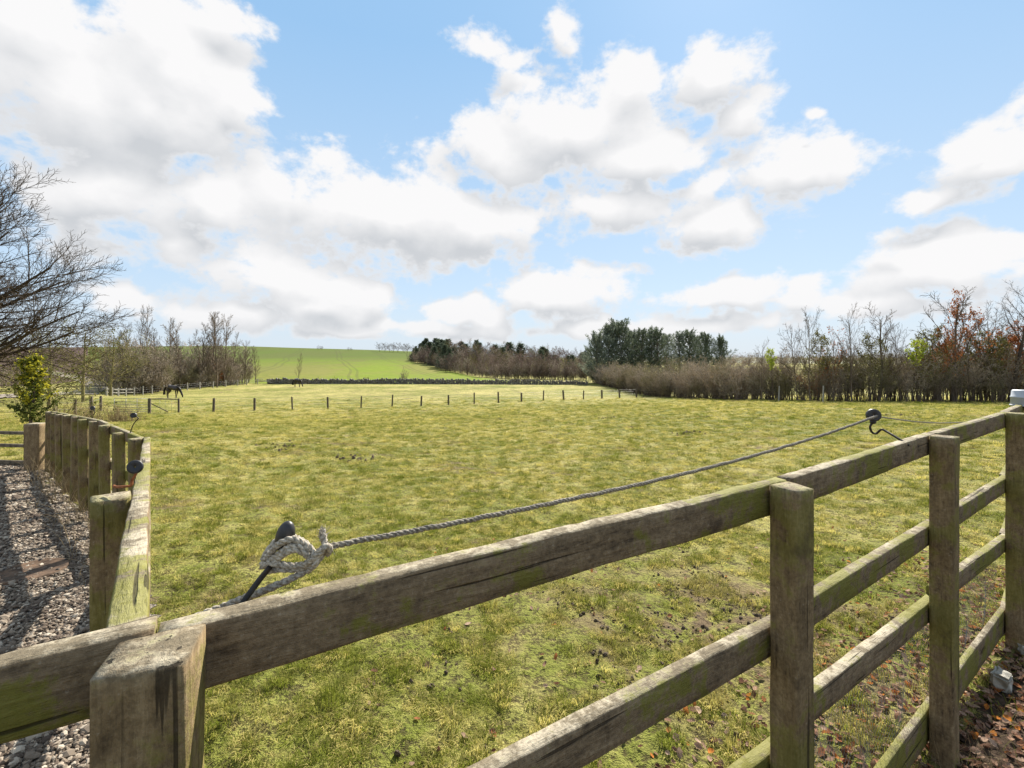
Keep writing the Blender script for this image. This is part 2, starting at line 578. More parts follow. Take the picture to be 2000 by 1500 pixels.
M['straw'] = mat_leafy('dry_straw', (.24, .18, .10), (.48, .39, .24), .4)
M['iron'] = simple_mat('black_iron', (.012, .011, .01), (.04, .03, .022), 60, .55)
M['rust'] = simple_mat('rusty_wire', (.13, .04, .015), (.30, .11, .04), 80, .8)
M['cover'] = simple_mat('rusty_cover_plate', (.045, .03, .02), (.15, .095, .06), 14, .85, 6)
M['rubber'] = simple_mat('black_plastic_insulator', (.008, .008, .01), (.03, .028, .03), 40, .45, spec=.5)
M['rope'] = simple_mat('weathered_rope_fibre', (.20, .17, .13), (.48, .44, .37), 220, .95, 3, .6, .002)
M['rope_dark'] = simple_mat('dark_rope_fibre', (.10, .09, .075), (.30, .27, .22), 220, .95, 3, .6, .002)
M['wire'] = simple_mat('galvanised_wire', (.18, .18, .17), (.34, .34, .32), 30, .5, metal=.6)
M['horse'] = simple_mat('dark_bay_coat', (.010, .006, .005), (.032, .017, .011), 4, .38, spec=.6)
M['hair'] = simple_mat('black_horse_hair', (.006, .005, .004), (.02, .014, .01), 12, .7)
M['stonewall'] = simple_mat('dark_field_stone', (.085, .078, .07), (.26, .235, .20), 3.0, .95, 6, .8, .08)
M['stone'] = simple_mat('grey_lichened_stone', (.20, .19, .16), (.40, .38, .33), 14, .95, 6, .7, .02)
M['tub'] = simple_mat('pale_grey_plastic', (.33, .36, .40), (.42, .45, .50), 6, .4, spec=.5)
M['galv'] = simple_mat('galvanised_gate_steel', (.17, .17, .16), (.30, .30, .28), 12, .55, metal=.3)


def mat_gravel_base():
    m, t, out = new_mat('gravel_bed')
    geo = t.n('ShaderNodeNewGeometry')
    vo = t.n('ShaderNodeTexVoronoi', None, Vector=geo.outputs['Position'], Scale=70.0)
    n = t.noise(geo.outputs['Position'], 1.2, 4)
    col = t.mix(t.n('ShaderNodeSeparateColor', None, Color=vo.outputs['Color']).outputs[0], (.07, .058, .045), (.30, .26, .22))
    col = t.mix(t.mr(n, .5, .65, 0, .5), col, (.07, .07, .035))
    principled(t, out, col, .95, vo.outputs['Distance'], .7, -.02, spec=.1)
    return m


def mat_pebble():
    m, t, out = new_mat('pebble_stone')
    oi = t.n('ShaderNodeObjectInfo')
    cr = t.n('ShaderNodeValToRGB', None, Fac=oi.outputs['Random'])
    e = cr.color_ramp.elements
    e[0].position = 0; e[0].color = (.07, .052, .04, 1)
    e[1].position = 1; e[1].color = (.40, .35, .28, 1)
    x = e.new(.35); x.color = (.14, .108, .080, 1)
    x = e.new(.75); x.color = (.23, .188, .143, 1)
    principled(t, out, cr.outputs[0], .85, spec=.2)
    return m


def mat_soil():
    m, t, out = new_mat('dark_soil')
    geo = t.n('ShaderNodeNewGeometry')
    n = t.noise(geo.outputs['Position'], 18, 6, .7)
    principled(t, out, t.mix(t.mr(n, .3, .7), (.022, .015, .010), (.10, .07, .048)), .98, n, 1.0, .05, spec=.1)
    return m


def mat_crop():
    m, t, out = new_mat('winter_crop')
    geo = t.n('ShaderNodeNewGeometry')
    p = geo.outputs['Position']
    n = t.noise(t.map(p, (1, .35, .2)), .035, 4, .6)
    n2 = t.noise(t.map(p, (1, 1, .2)), .5, 4, .7)
    sp = t.n('ShaderNodeSeparateXYZ', None, Vector=p)
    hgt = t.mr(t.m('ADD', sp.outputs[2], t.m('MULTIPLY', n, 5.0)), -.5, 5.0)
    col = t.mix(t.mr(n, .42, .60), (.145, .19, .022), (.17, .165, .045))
    col = t.mix(t.m('MULTIPLY', hgt, .75), col, (.065, .09, .026))  # cloud shade on the upper slope, painted in as a darker crop colour
    col = t.mix(t.mr(n2, .35, .65, .35, 0), col, (.07, .10, .018))
    # wheel tracks (tramlines) every 24 m, running over the hill
    u = t.m('ADD', t.m('MULTIPLY', sp.outputs[0], .93), t.m('MULTIPLY', sp.outputs[1], .36))
    u = t.m('ADD', u, t.m('MULTIPLY', t.noise(p, .01, 1), 12.0))
    fr = t.m('ABSOLUTE', t.m('SUBTRACT', t.m('FRACT', t.m('DIVIDE', u, 24.0)), .5))
    line = t.m('ADD', t.mr(fr, .035, .055, 0, 1), 0.0)
    line = t.m('MULTIPLY', t.mr(t.m('ABSOLUTE', t.m('SUBTRACT', fr, .045)), .012, .022, 1, 0), .35)
    col = t.mix(line, col, (.07, .07, .03))
    principled(t, out, col, .95, n2, .5, .1, spec=.05)
    return m


def mat_plough():
    m, t, out = new_mat('ploughed_earth')
    geo = t.n('ShaderNodeNewGeometry')
    n = t.noise(t.map(geo.outputs['Position'], (1, .3, .3)), .9, 5, .7)
    principled(t, out, t.mix(t.mr(n, .3, .7), (.045, .030, .026), (.11, .078, .066)), .98, n, .8, .15, spec=.05)
    return m


def mat_track():
    m, t, out = new_mat('stony_track')
    geo = t.n('ShaderNodeNewGeometry')
    n = t.noise(geo.outputs['Position'], 2.5, 6, .7)
    g = t.noise(geo.outputs['Position'], .35, 3, .6)
    col = t.mix(t.mr(n, .3, .7), (.13, .11, .09), (.30, .26, .22))
    col = t.mix(t.mr(g, .45, .58, 0, .8), col, (.13, .14, .04))
    principled(t, out, col, .95, n, .5, .05, spec=.1)
    return m


M['gravel'] = mat_gravel_base()
M['pebble'] = mat_pebble()
M['soil'] = mat_soil()
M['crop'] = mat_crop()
M['clod'] = simple_mat('crumbly_earth', (.11, .082, .055), (.27, .205, .145), 3, .98, 5, .8, .2)
M['plough'] = mat_plough()
M['track'] = mat_track()
M['far_land'] = simple_mat('distant_farmland', (.05, .065, .022), (.12, .12, .05), .02, coord='Object', detail=6)

# ------------------------------------------------------------------ terrain
CP = np.array([
    (0, 0, 0), (0, 2.5, 0), (3.5, 2.5, -.03), (-3, 0, .08), (5, 0, 0), (0, -12, .2), (-14, -8, .3), (12, -6, 0),
    (0, 5, -.2), (0, 10, -.55), (8, 10, -.35), (0, 20, -1.3), (0, 30, -2.05), (0, 40, -2.75), (12, 24, -1.0), (-5, 8, -.3),
    (-2.9, 3.8, .1), (-4.9, 5, .1), (-6.9, 7, .08), (-4, 2, .1), (-8, 4, .1), (-12, 8, .1), (-10, 14, -.35), (-20, 20, -1.1),
    (-25.4, 40, -2.86), (-4.2, 52, -3.4), (17, 64, -3.7), (-29.3, 38, -2.79), (-38, 35, -1.9), (-15, 28, -2.0),
    (20, 66, -3.7), (20, 108, -4.4), (20, 54, -2.96), (20, 46, -2.4), (21, 38.6, -1.8), (24, 36.8, -1.68), (27, 35.5, -1.6), (35, 34, -1.5),
    (-54.8, 105, -4.2), (-20, 105, -4.25), (17, 105, -4.4), (-44, 95, -4.1), (-40, 56, -3.13), (0, 80, -4.0), (-56.9, 68, -3.9), (-57, 85, -4.0),
    (-72, 70, -3.0), (-60, 62, -2.9), (-82, 95, -3.6), (-75, 120, -2.0), (-120, 110, -2.2), (-200, 200, 2.0),
    (-200, 350, 9.6), (-340, 320, 9.0), (-300, 350, 9.8), (-165, 350, 7.6), (-114, 350, 6.2), (-57, 350, 3.7), (-110, 230, 1.0), (-60, 200, -1.6), (-45, 150, -3.5),
    (-51, 250, -1.2), (-23, 180, -4.0), (-9, 140, -4.6), (19, 125, -4.6), (60, 250, -4), (60, 350, -3), (60, 160, -4.6),
    (40, 60, -2.6), (60, 60, -2.4), (60, 45, -2.1), (80, 100, -3), (110, 150, -3.3), (60, 110, -4.2), (200, 200, -3.0), (250, 350, -3),
    (30, 10, -.3), (60, 20, -.8), (-60, 20, 0), (-60, -30, 1), (60, -40, 0), (0, -60, .5), (-140, 40, -1),
], dtype=np.float64)


def _phi(r2):
    return np.where(r2 > 0, .5 * r2 * np.log(np.maximum(r2, 1e-12)), 0)


_S = 100.0
_P = CP[:, :2] / _S
_r2 = ((_P[:, None, :] - _P[None, :, :]) ** 2).sum(-1)
_n = len(CP)
_A = np.zeros((_n + 3, _n + 3))
_A[:_n, :_n] = _phi(_r2) + np.eye(_n) * 2e-6
_A[:_n, _n] = 1; _A[:_n, _n + 1:] = _P
_A[_n:, :_n] = _A[:_n, _n:].T
_W = np.linalg.solve(_A, np.concatenate([CP[:, 2], [0, 0, 0]]))


def GH(X, Y):
    X = np.atleast_1d(np.asarray(X, float)); Y = np.atleast_1d(np.asarray(Y, float))
    out = np.empty(X.shape)
    for s in range(0, len(X), 20000):
        q = np.stack([X[s:s + 20000], Y[s:s + 20000]], 1) / _S
        r2 = ((q[:, None, :] - _P[None]) ** 2).sum(-1)
        out[s:s + 20000] = _phi(r2) @ _W[:_n] + _W[_n] + q @ _W[_n + 1:]
    r = np.hypot(X, Y)
    k = np.clip((r - 400) / 250, 0, 1); k = k * k * (3 - 2 * k)
    kb = np.clip((-Y - 30) / 60, 0, 1)
    k = np.maximum(k, kb)
    return np.clip(out, -8, 14) * (1 - k) + (-4.0) * k


def gh(x, y):
    return float(GH([x], [y])[0])


def inpoly(X, Y, poly):
    ins = np.zeros(X.shape, bool)
    n = len(poly)
    for i in range(n):
        x0, y0 = poly[i]; x1, y1 = poly[(i + 1) % n]
        c = ((y0 > Y) != (y1 > Y)) & (X < (x1 - x0) * (Y - y0) / ((y1 - y0) if y1 != y0 else 1e-9) + x0)
        ins ^= c
    return ins


# fence lines (plan)
P1 = Vector((-.4415, .571)); P2 = Vector((.773, 1.308)); P3 = Vector((1.947, 2.12)); P4 = Vector((3.19, 2.97)); P5 = Vector((4.55, 4.12))
P0 = P1 - (P2 - P1)
BEND = Vector((-2.936, 3.8))
F2 = []
for i in range(10):
    Yi = 3.8 * (1 + .095 * i)
    F2.append(Vector((((266 - 10.1 * i) / (1 + .095 * i) - 1000) / F * Yi, Yi)))
GRAVEL = [(-.5, .45), (-.62, .75), (-2.98, 3.85), (-7.0, 7.05), (-7.35, 7.5), (-16, 7.9), (-16, -6), (-6, -6), (-1.75, -.35)]
VERGE = [(-1.6, -.35), (P1.x, P1.y), (P2.x, P2.y), (P3.x, P3.y), (P4.x, P4.y), (P5.x, P5.y), (9.5, 8), (12, 6), (8, -5), (-2, -5)]
CROP = [(-56, 106), (24, 106), (10, 112), (-8, 141), (-23, 181), (-52, 250), (-57, 275), (-58, 340), (-58, 700), (-520, 700), (-380, 430), (-270, 300), (-150, 165), (-100, 120), (-78, 100), (-60, 100)]
PLOUGH = [(-86, 78), (-92, 105), (-150, 165), (-270, 300), (-380, 430), (-520, 700), (-900, 700), (-900, 60)]


def make_ground():
    fr = np.radians(np.linspace(-58, 58, 560))
    bk = np.radians(np.linspace(58, 302, 70))[1:-1]
    ang = np.concatenate([fr, bk])
    rad = np.concatenate([[0.02], np.geomspace(.35, 40, 230), np.geomspace(40.4, 420, 170)[1:], np.geomspace(430, 4500, 30)])
    A, R = np.meshgrid(ang, rad)
    X = (R * np.sin(A)).ravel(); Y = (R * np.cos(A)).ravel()
    Z = GH(X, Y)
    ins = inpoly(X, Y, GRAVEL)
    ver = inpoly(X, Y, VERGE)
    r = np.hypot(X, Y)
    idx = np.where((r < 70) & (Y > 0))[0]
    bump = np.zeros(len(X))
    for i in idx:
        v = Vector((X[i], Y[i], 0))
        bump[i] = (mnoise.noise(v * 1.1) * .035 + mnoise.noise(v * 3.7) * .022 + mnoise.noise(v * 9) * .020 * (1 if r[i] < 14 else 0))
    Z = Z + bump * np.clip(r / 2, .3, 1)
    Z = np.where(ins, Z - .06, Z)
    Z = np.where(ver, Z - .03, Z)
    na = len(ang); nr = len(rad)
    I = np.arange(nr * na).reshape(nr, na)
    J = np.roll(I, -1, axis=1)
    Q = np.stack([I[:-1], I[1:], J[1:], J[:-1]], axis=-1).reshape(-1, 4)
    cx = X[Q].mean(1); cy = Y[Q].mean(1)
    crop = inpoly(cx, cy, CROP)
    pl = inpoly(cx, cy, PLOUGH) & ~crop
    cr = np.hypot(cx, cy)
    far = (cr > 420) & ~crop & ~pl
    V = np.stack([X, Y, Z], 1)
    def sub(name, mask, mat):
        f = Q[mask]
        u, inv = np.unique(f.ravel(), return_inverse=True)
        me = mesh_np(name, V[u], [inv.reshape(-1, 4)], True)
        tag(link(name, me, mat), kind='structure')
    sub('pasture', ~(crop | pl | far), M['pasture'])
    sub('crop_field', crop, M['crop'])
    sub('ploughed_field', pl, M['plough'])
    sub('far_land', far, M['far_land'])


make_ground()


def sheet(name, poly, step, lift, mat, noise_amp=.0):
    xs = [p[0] for p in poly]; ys = [p[1] for p in poly]
    gx = np.arange(min(xs), max(xs) + step, step); gy = np.arange(min(ys), max(ys) + step, step)
    A, B = np.meshgrid(gx, gy)
    X = A.ravel(); Y = B.ravel()
    Z = GH(X, Y) + lift
    if noise_amp:
        Z += np.array([mnoise.noise(Vector((x * 1.7, y * 1.7, 5))) * noise_amp + mnoise.noise(Vector((x * 7, y * 7, 9))) * noise_amp * .5 for x, y in zip(X, Y)])
    I = np.arange(len(X)).reshape(A.shape)
    Q = np.stack([I[:-1, :-1], I[:-1, 1:], I[1:, 1:], I[1:, :-1]], -1).reshape(-1, 4)
    cx = X[Q].mean(1); cy = Y[Q].mean(1)
    Q = Q[inpoly(cx, cy, poly)]
    u, inv = np.unique(Q.ravel(), return_inverse=True)
    me = mesh_np(name, np.stack([X, Y, Z], 1)[u], [inv.reshape(-1, 4)], True)
    return tag(link(name, me, mat), kind='structure')


sheet('gravel_drive', GRAVEL, .12, 0.0, M['gravel'], .02)
sheet('soil_verge', VERGE, .07, 0.0, M['soil'], .03)


def ribbon(name, pts, w, lift, mat):
    P = smooth_path([(x, y, 0) for x, y in pts], 14)
    V = []
    n = len(P)
    for i, p in enumerate(P):
        d = (P[min(i + 1, n - 1)] - P[max(i - 1, 0)]).normalized()
        s = Vector((d.y, -d.x, 0))
        for k in range(7):
            q = p + s * w * (k / 6 - .5) * (1 + .12 * mnoise.noise(p * .3))
            V.append((q.x, q.y, gh(q.x, q.y) + lift))
    Fs = [(i * 7 + k, i * 7 + k + 1, i * 7 + k + 8, i * 7 + k + 7) for i in range(n - 1) for k in range(6)]
    tag(link(name, mesh_np(name, V, [np.array(Fs)], True), mat), kind='structure')


ribbon('farm_track', [(-60, 12), (-48, 26), (-46, 38), (-54, 56), (-68, 76), (-86, 96), (-120, 120)], 3.2, .10, M['track'])

# ------------------------------------------------------------------ timber pieces
_seed = [0]


def board(name, p0, p1, h, th, mat, parent, nseg=None, rough=1.0, cham=.004, bow=.0):
    """sawn board whose top centre line runs p0 -> p1"""
    p0 = Vector(p0); p1 = Vector(p1)
    L = (p1 - p0).length
    x = (p1 - p0).normalized()
    y = Vector((0, 0, 1)).cross(x).normalized()
    z = x.cross(y)
    _seed[0] += 1
    sd = _seed[0] * 7.31
    nseg = nseg or max(2, int(L / .03))
    c = cham
    a = th / 2
    # outline with extra points on the wide faces so that they can be uneven
    prof = [(-a, -c), (-a + c, 0), (0, 0), (a - c, 0), (a, -c), (a, -h * .33), (a, -h * .66), (a, -h + c), (a - c, -h), (0, -h), (-a + c, -h), (-a, -h + c), (-a, -h * .66), (-a, -h * .33)]
    n = len(prof)
    V = []
    for i in range(nseg + 1):
        s = L * i / nseg
        bo = bow * math.sin(math.pi * i / nseg)
        for k, (py, pz) in enumerate(prof):
            q = Vector((s * 9, py * 40 + sd, pz * 40))
            q2 = Vector((s * 2.2, sd, 0))
            dy = mnoise.noise(q) * .0018 * rough + mnoise.noise(q2) * .0025 * rough
            dz = mnoise.noise(q + Vector((31, 0, 0))) * .0018 * rough + mnoise.noise(q2 + Vector((0, 9, 0))) * .003 * rough + bo
            if k in (1, 2, 3, 0, 4):
                dz += mnoise.noise(Vector((s * 28, py * 60 + sd, 3))) * .0016 * rough
            V.append((s, py + dy, pz + dz))
    Fs = [(i * n + k, i * n + (k + 1) % n, (i + 1) * n + (k + 1) % n, (i + 1) * n + k) for i in range(nseg) for k in range(n)]
    b = Bag()
    b.add(V, Fs)
    e0 = b.n
    V2 = [(V[0][0] - .001, 0, -h / 2), (V[-1][0] + .001, 0, -h / 2)]
    b.V.append(np.array(V2)); b.n += 2
    T = []
    m = nseg * n
    for k in range(n):
        T.append((e0, (k + 1) % n, k)); T.append((e0 + 1, m + k, m + (k + 1) % n))
    b.F3.append(np.array(T))
    o = link(name, b.mesh(name), mat, parent)
    o.matrix_world = Matrix(((x.x, y.x, z.x, p0.x), (x.y, y.y, z.y, p0.y), (x.z, y.z, z.z, p0.z), (0, 0, 0, 1)))
    return o


def post(name, x, y, top, bottom, w, d, ang, mat, parent, lean=(0, 0), nseg=None, topslope=0.0, rough=1.0, cham=.006):
    """square timber post; ang = direction of its width in plan"""
    H = top - bottom
    _seed[0] += 1
    sd = _seed[0] * 5.17
    nseg = nseg or max(2, int(H / .05))
    a, b2, c = w / 2, d / 2, cham
    side = [-1, -.4, .2, 1]
    ring = []
    for i in range(3): ring.append((-a + c + (2 * a - 2 * c) * i / 3, -b2))
    ring.append((a - c, -b2))
    for i in range(3): ring.append((a, -b2 + c + (2 * b2 - 2 * c) * i / 3))
    ring.append((a, b2 - c))
    for i in range(3): ring.append((a - c - (2 * a - 2 * c) * i / 3, b2))
    ring.append((-a + c, b2))
    for i in range(3): ring.append((-a, b2 - c - (2 * b2 - 2 * c) * i / 3))
    ring.append((-a, -b2 + c))
    n = len(ring)
    V = []
    for i in range(nseg + 1):
        t = i / nseg
        zz = H * t
        for px, py in ring:
            q = Vector((px * 35 + sd, py * 35, zz * 7))
            dx = mnoise.noise(q) * .0022 * rough; dy = mnoise.noise(q + Vector((9, 9, 9))) * .0022 * rough
            dz = (topslope * px + mnoise.noise(Vector((px * 60, py * 60, sd))) * .003 * rough) if i == nseg else 0
            V.append((px + dx, py + dy, zz + dz))
    b = Bag()
    b.add(V, [(i * n + k, i * n + (k + 1) % n, (i + 1) * n + (k + 1) % n, (i + 1) * n + k) for i in range(nseg) for k in range(n)])
    # top: inner ring + centre, slightly rough end grain
    base = nseg * n
    inner = []
    for px, py in ring:
        inner.append((px * .55, py * .55, H + topslope * px * .55 + mnoise.noise(Vector((px * 80, py * 80, sd + 3))) * .002 * rough))
    e0 = b.n
    b.V.append(np.array(inner + [(0, 0, H + .001)])); b.n += n + 1
    b.F4.append(np.array([(base + k, base + (k + 1) % n, e0 + (k + 1) % n, e0 + k) for k in range(n)]))
    b.F3.append(np.array([(e0 + k, e0 + (k + 1) % n, e0 + n) for k in range(n)]))
    o = link(name, b.mesh(name), mat, parent)
    o.location = (x, y, bottom)
    o.rotation_euler = (lean[0], lean[1], ang)
    return o


def v3(p, z):
    return Vector((p.x, p.y, z))


# ---- near post and rail fence (camera side)
fence1 = tag(empty('post_and_rail_fence'), 'weathered wooden post and rail fence in the foreground with square posts and algae stained rails', 'fence')
fd = (P2 - P1).normalized(); fang = math.atan2(fd.y, fd.x)
TOPZ = EYE - .36
post('post', -.4405, .577, TOPZ, -.1, .091, .087, math.radians(19.5), M['wood_z'], fence1, topslope=0, rough=.8, nseg=60, cham=.0025)
post('post', P2.x + .003, P2.y - .002, TOPZ, -.1, .078, .082, math.radians(25), M['wood_z'], fence1, nseg=40)
post('post', P3.x, P3.y, TOPZ + .002, -.1, .088, .085, math.radians(33), M['wood_z'], fence1, nseg=40)
post('post', P4.x, P4.y, TOPZ + .004, -.1, .105, .09, math.radians(33), M['wood_z'], fence1, nseg=30)
post('post', P5.x, P5.y, TOPZ - .07, -.1, .10, .09, math.radians(40), M['wood_z'], fence1)


def nrm(a, b):
    d = (b - a).normalized()
    return Vector((-d.y, d.x))      # towards the field


def rail_line(a, b, za, zb, h=.092, off=.068, e0=0.0, e1=0.0, name='rail', **k):
    d = (b - a).normalized(); n = nrm(a, b)
    A = a + n * off - d * e0; B = b + n * off + d * e1
    return board(name, v3(A, za), v3(B, zb), h, k.pop('th', .040), M['wood_x'], k.pop('parent', fence1), **k)


R2, R3, RB = EYE - .773, EYE - 1.10, .165
# top rails: joint sits on the corner post
rail_line(P0, P1, TOPZ + .008, TOPZ + .006, e1=-.012 + .012, rough=1.5)
rail_line(P1, P2, TOPZ - .002, TOPZ - .004, e0=-.004, e1=.075, rough=1.5)
rail_line(P2, P3, TOPZ - .004, TOPZ, e0=-.10, e1=.075)
rail_line(P3, P4, TOPZ, TOPZ + .001, e0=-.10, e1=.075)
rail_line(P4, P5, TOPZ + .001, TOPZ - .06, e0=-.10)
JO = .095      # rail ends butt behind the posts as seen from the drive
for a, b, za, zb in ((P0, P1, R2, R2), (P1, P2, R2, R2 + .004), (P2, P3, R2 + .01, R2), (P3, P4, R2, R2), (P4, P5, R2, R2)):
    rail_line(a, b, za, zb, e0=-JO - .003, e1=JO)
for a, b, za, zb in ((P0, P1, R3, R3), (P1, P2, R3 - .02, R3 - .035), (P2, P3, R3 + .035, R3 - .03), (P3, P4, R3 + .01, R3 - .06), (P4, P5, R3 - .06, R3 - .06)):
    rail_line(a, b, za, zb, e0=-JO - .003, e1=JO)
for a, b in ((P1, P2), (P2, P3), (P3, P4), (P4, P5)):
    rail_line(a, b, RB, RB + .02, h=.15, th=.03, e0=-JO - .003, e1=JO, name='gravel_board')


def netting(a, b, z0, z1, parent):
    """hexagonal wire netting stapled to the lowest rail"""
    L = (b - a).length
    d = (b - a).normalized(); n = nrm(a, b)
    c = .030
    segs = []
    rows = int((z1 - z0) / (c * .87)) + 1
    cols = int(L / c)
    def pt(i, j):
        s = (i + .5 * (j % 2)) * c
        z = z0 + j * c * .87
        off = .094 + mnoise.noise(Vector((s * 5, z * 5, 2))) * .02
        q = a + d * s + n * off
        return (q.x, q.y, z + mnoise.noise(Vector((s * 4, z * 4, 8))) * .01)
    for j in range(rows - 1):
        for i in range(cols):
            p = pt(i, j)
            for q in (pt(i, j + 1), pt(i + (1 if j % 2 else -1), j + 1)):
                segs.append((*p, *q, .0005, .0005))
    V, Fq = tubes(segs, 3)
    o = link('wire_netting', mesh_np('wire_netting', V, [Fq]), M['wire'], parent)
    return o


netting(P2, P3, .14, R3 - .14, fence1)
netting(P3, P4, .16, R3 - .16, fence1)

# ---- second fence: corner rails then a run of close-set posts along the gravel drive
fence2 = tag(empty('picket_fence'), 'weathered wooden fence of close set posts and pale rails edging the gravel drive', 'fence')
A0 = Vector((-.507, .615)); A1 = F2[0] + Vector((.05, .05))
dA = (A1 - A0).normalized()
for za, zb in ((TOPZ - .008, EYE - .655), (EYE - .765, EYE - 1.06), (EYE - 1.12, EYE - 1.42)):
    m_ = A0.lerp(A1, .52)
    zm = za + (zb - za) * .52
    board('rail', v3(A0, za), v3(m_, zm), .092, .047, M['wood_x'], fence2, rough=1.6)
    board('rail', v3(m_ + dA * .004, zm - .001), v3(A1, zb), .092, .044, M['wood_x'], fence2, rough=1.6)
q = A0.lerp(A1, .30)
nA = Vector((-dA.y, dA.x))
post('post', q.x + nA.x * .078 , q.y + nA.y * .078, EYE - .448, -.02, .092, .10, math.atan2(dA.y, dA.x) + math.radians(4), M['wood_z'], fence2, lean=(0, -.03))
d2 = (F2[9] - F2[0]).normalized(); n2 = Vector((d2.y, -d2.x)); a2 = math.atan2(d2.y, d2.x)
for i, p in enumerate(F2):
    drop = (.665 if i < 4 else .665 + (i - 3) * .026)
    g = gh(p.x, p.y)
    rr = random.Random(i)
    post('post', p.x, p.y, EYE - drop + rr.uniform(-.008, .008), g - .15, .088 + rr.uniform(-.008, .008), .08, a2 + rr.uniform(-.08, .08), M['wood_z'], fence2,
         lean=(rr.uniform(-.012, .012), rr.uniform(-.012, .012)))
for k, (dz) in enumerate((0.0, -.34, -.66)):
    for i in range(0, 9, 3):
        a, b = F2[i] + n2 * .046, F2[min(i + 3, 9)] + n2 * .046
        def tz(j): return EYE - (.665 if j < 4 else .665 + (j - 3) * .026) + dz
        board('rail', v3(a + d2 * (.003 if i else -.03), tz(i) + .004), v3(b, tz(min(i + 3, 9)) + .004), .085, .038, M['wood_x'], fence2)

# grey square end post and the low three rail fence
p = U(70, 865, 7.15)
g = gh(p.x, p.y)
o = post('gate_post', p.x, p.y, EYE - 1.01, g - .05, .20, .18, math.radians(12), M['wood_grey'], None, rough=1.2)
tag(o, 'thick grey square gate post at the end of the picket fence beside the gravel', 'post')
lowf = tag(empty('low_rail_fence'), 'low dark three rail fence at the far edge of the gravel drive', 'fence')
for r_, h_ in ((843, .05), (868, .05), (900, .07)):
    zz = EYE + (HOR - r_) / F * 7.35
    board('rail', (-12.5, 7.75, zz), (-6.95, 7.32, zz), h_, .035, M['wood_far'], lowf, nseg=30, rough=2)
for x in (-12.2, -10.2, -8.4):
    post('post', x, 7.72 - (x + 12.5) * .075, EYE - 1.16, -.05, .09, .08, 0, M['wood_far'], lowf)

# ------------------------------------------------------------------ insulators, rope, tub
def ball(name, c, r, mat, parent, squash=(1, 1, 1), rot=None, seg=20, ringn=14):
    V = []; Fs = []
    for i in range(ringn + 1):
        th = math.pi * i / ringn
        for k in range(seg):
            ph = 2 * math.pi * k / seg
            v = Vector((math.sin(th) * math.cos(ph) * squash[0], math.sin(th) * math.sin(ph) * squash[1], math.cos(th) * squash[2])) * r
            if rot: v = rot @ v
            V.append(v + Vector(c))
    for i in range(ringn):
        for k in range(seg):
            Fs.append((i * seg + k, (i + 1) * seg + k, (i + 1) * seg + (k + 1) % seg, i * seg + (k + 1) % seg))
    return link(name, mesh_np(name, np.array([tuple(v) for v in V]), [np.array(Fs)], True), mat, parent)


def reel(name, c, axis, r, w, mat, parent):
    """round black ring insulator: a grooved disc with a raised collar and a central eye"""
    axis = Vector(axis).normalized()
    q = axis.to_track_quat('Z', 'Y').to_matrix()
    prof = [(.10, -.30), (.18, -.36), (.5, -.42), (.80, -.5), (.97, -.42), (1.0, -.25), (.90, -.08), (.90, .08), (1.0, .25), (.97, .42), (.80, .5), (.5, .42), (.18, .36), (.10, .30)]
    seg = 28; n = len(prof)
    V = []; Fs = []
    for k in range(seg):
        ph = 2 * math.pi * k / seg
        for pr, pz in prof:
            V.append(tuple(Vector(c) + q @ Vector((math.cos(ph) * pr * r, math.sin(ph) * pr * r, pz * w))))
    for k in range(seg):
        for j in range(n):
            Fs.append((k * n + j, ((k + 1) % seg) * n + j, ((k + 1) % seg) * n + (j + 1) % n, k * n + (j + 1) % n))
    return link(name, mesh_np(name, V, [np.array(Fs)], True), mat, parent)


def hook(pts, r, mat, parent):
    return link('hook_rod', tube_mesh('hook_rod', smooth_path(pts, 8), r, 8), mat, parent)


# 1: knotted one
Y1 = .80
ins1 = tag(empty('ring_insulator'), 'black fence insulator on a bent rod bound with knotted rope above the near rail', 'insulator')
c1 = U(557, 1048, Y1)
ball('insulator_body', c1, .0155, M['rubber'], ins1, (1.0, .9, 1.75), Euler((0, math.radians(14), 0)).to_matrix())
hook([U(455, 1205, .70), U(478, 1172, .72), U(505, 1135, .755), U(527, 1108, .785), U(545, 1085, Y1)], .0046, M['iron'], ins1)
# 2: the ring on the far rail
Y2 = 2.14
ins2 = tag(empty('ring_insulator'), 'black round insulator on an S shaped hook standing above the right hand rail', 'insulator')
c2 = U(1706, 811, Y2)
reel('insulator_body', c2, (-.35, -.92, .12), .0285, .026, M['rubber'], ins2)
ball('neck', U(1705, 824, Y2), .013, M['rubber'], ins2, (1, 1, .8))
hook([U(1704, 825, Y2), U(1700, 832, Y2), U(1700, 838, Y2), U(1704, 845, Y2), U(1711, 847, Y2 - .01), U(1717, 842, Y2 - .02), U(1722, 839, Y2 - .03), U(1730, 842, Y2 - .045), U(1752, 855, Y2 - .10), U(1775, 870, Y2 - .15)], .0048, M['iron'], ins2)
# 3: rusty one on the corner run post
Y3 = 1.50
ins3 = tag(empty('ring_insulator'), 'black disc insulator on a rusty orange hook above the stout post beside the gravel', 'insulator')
c3 = U(264, 912, Y3)
reel('insulator_body', c3, (.5, -.8, .25), .0215, .022, M['rubber'], ins3)
hook([U(268, 920, Y3), U(263, 930, Y3), U(258, 938, Y3), U(256, 948, Y3), U(246, 950, Y3), U(228, 951, Y3 + .02), U(222, 949, Y3 + .03)], .004, M['rust'], ins3)
# 4: small one above the posts
Y4 = 4.1
ins4 = tag(empty('ring_insulator'), 'small black insulator on a thin rod above the middle of the picket fence', 'insulator')
c4 = U(261, 811, Y4)
reel('insulator_body', c4, (.3, -.9, .1), .023, .026, M['rubber'], ins4)
hook([U(266, 813, Y4), U(270, 817, Y4), U(266, 822, Y4), U(260, 830, Y4), U(254, 846, Y4)], .004, M['iron'], ins4)
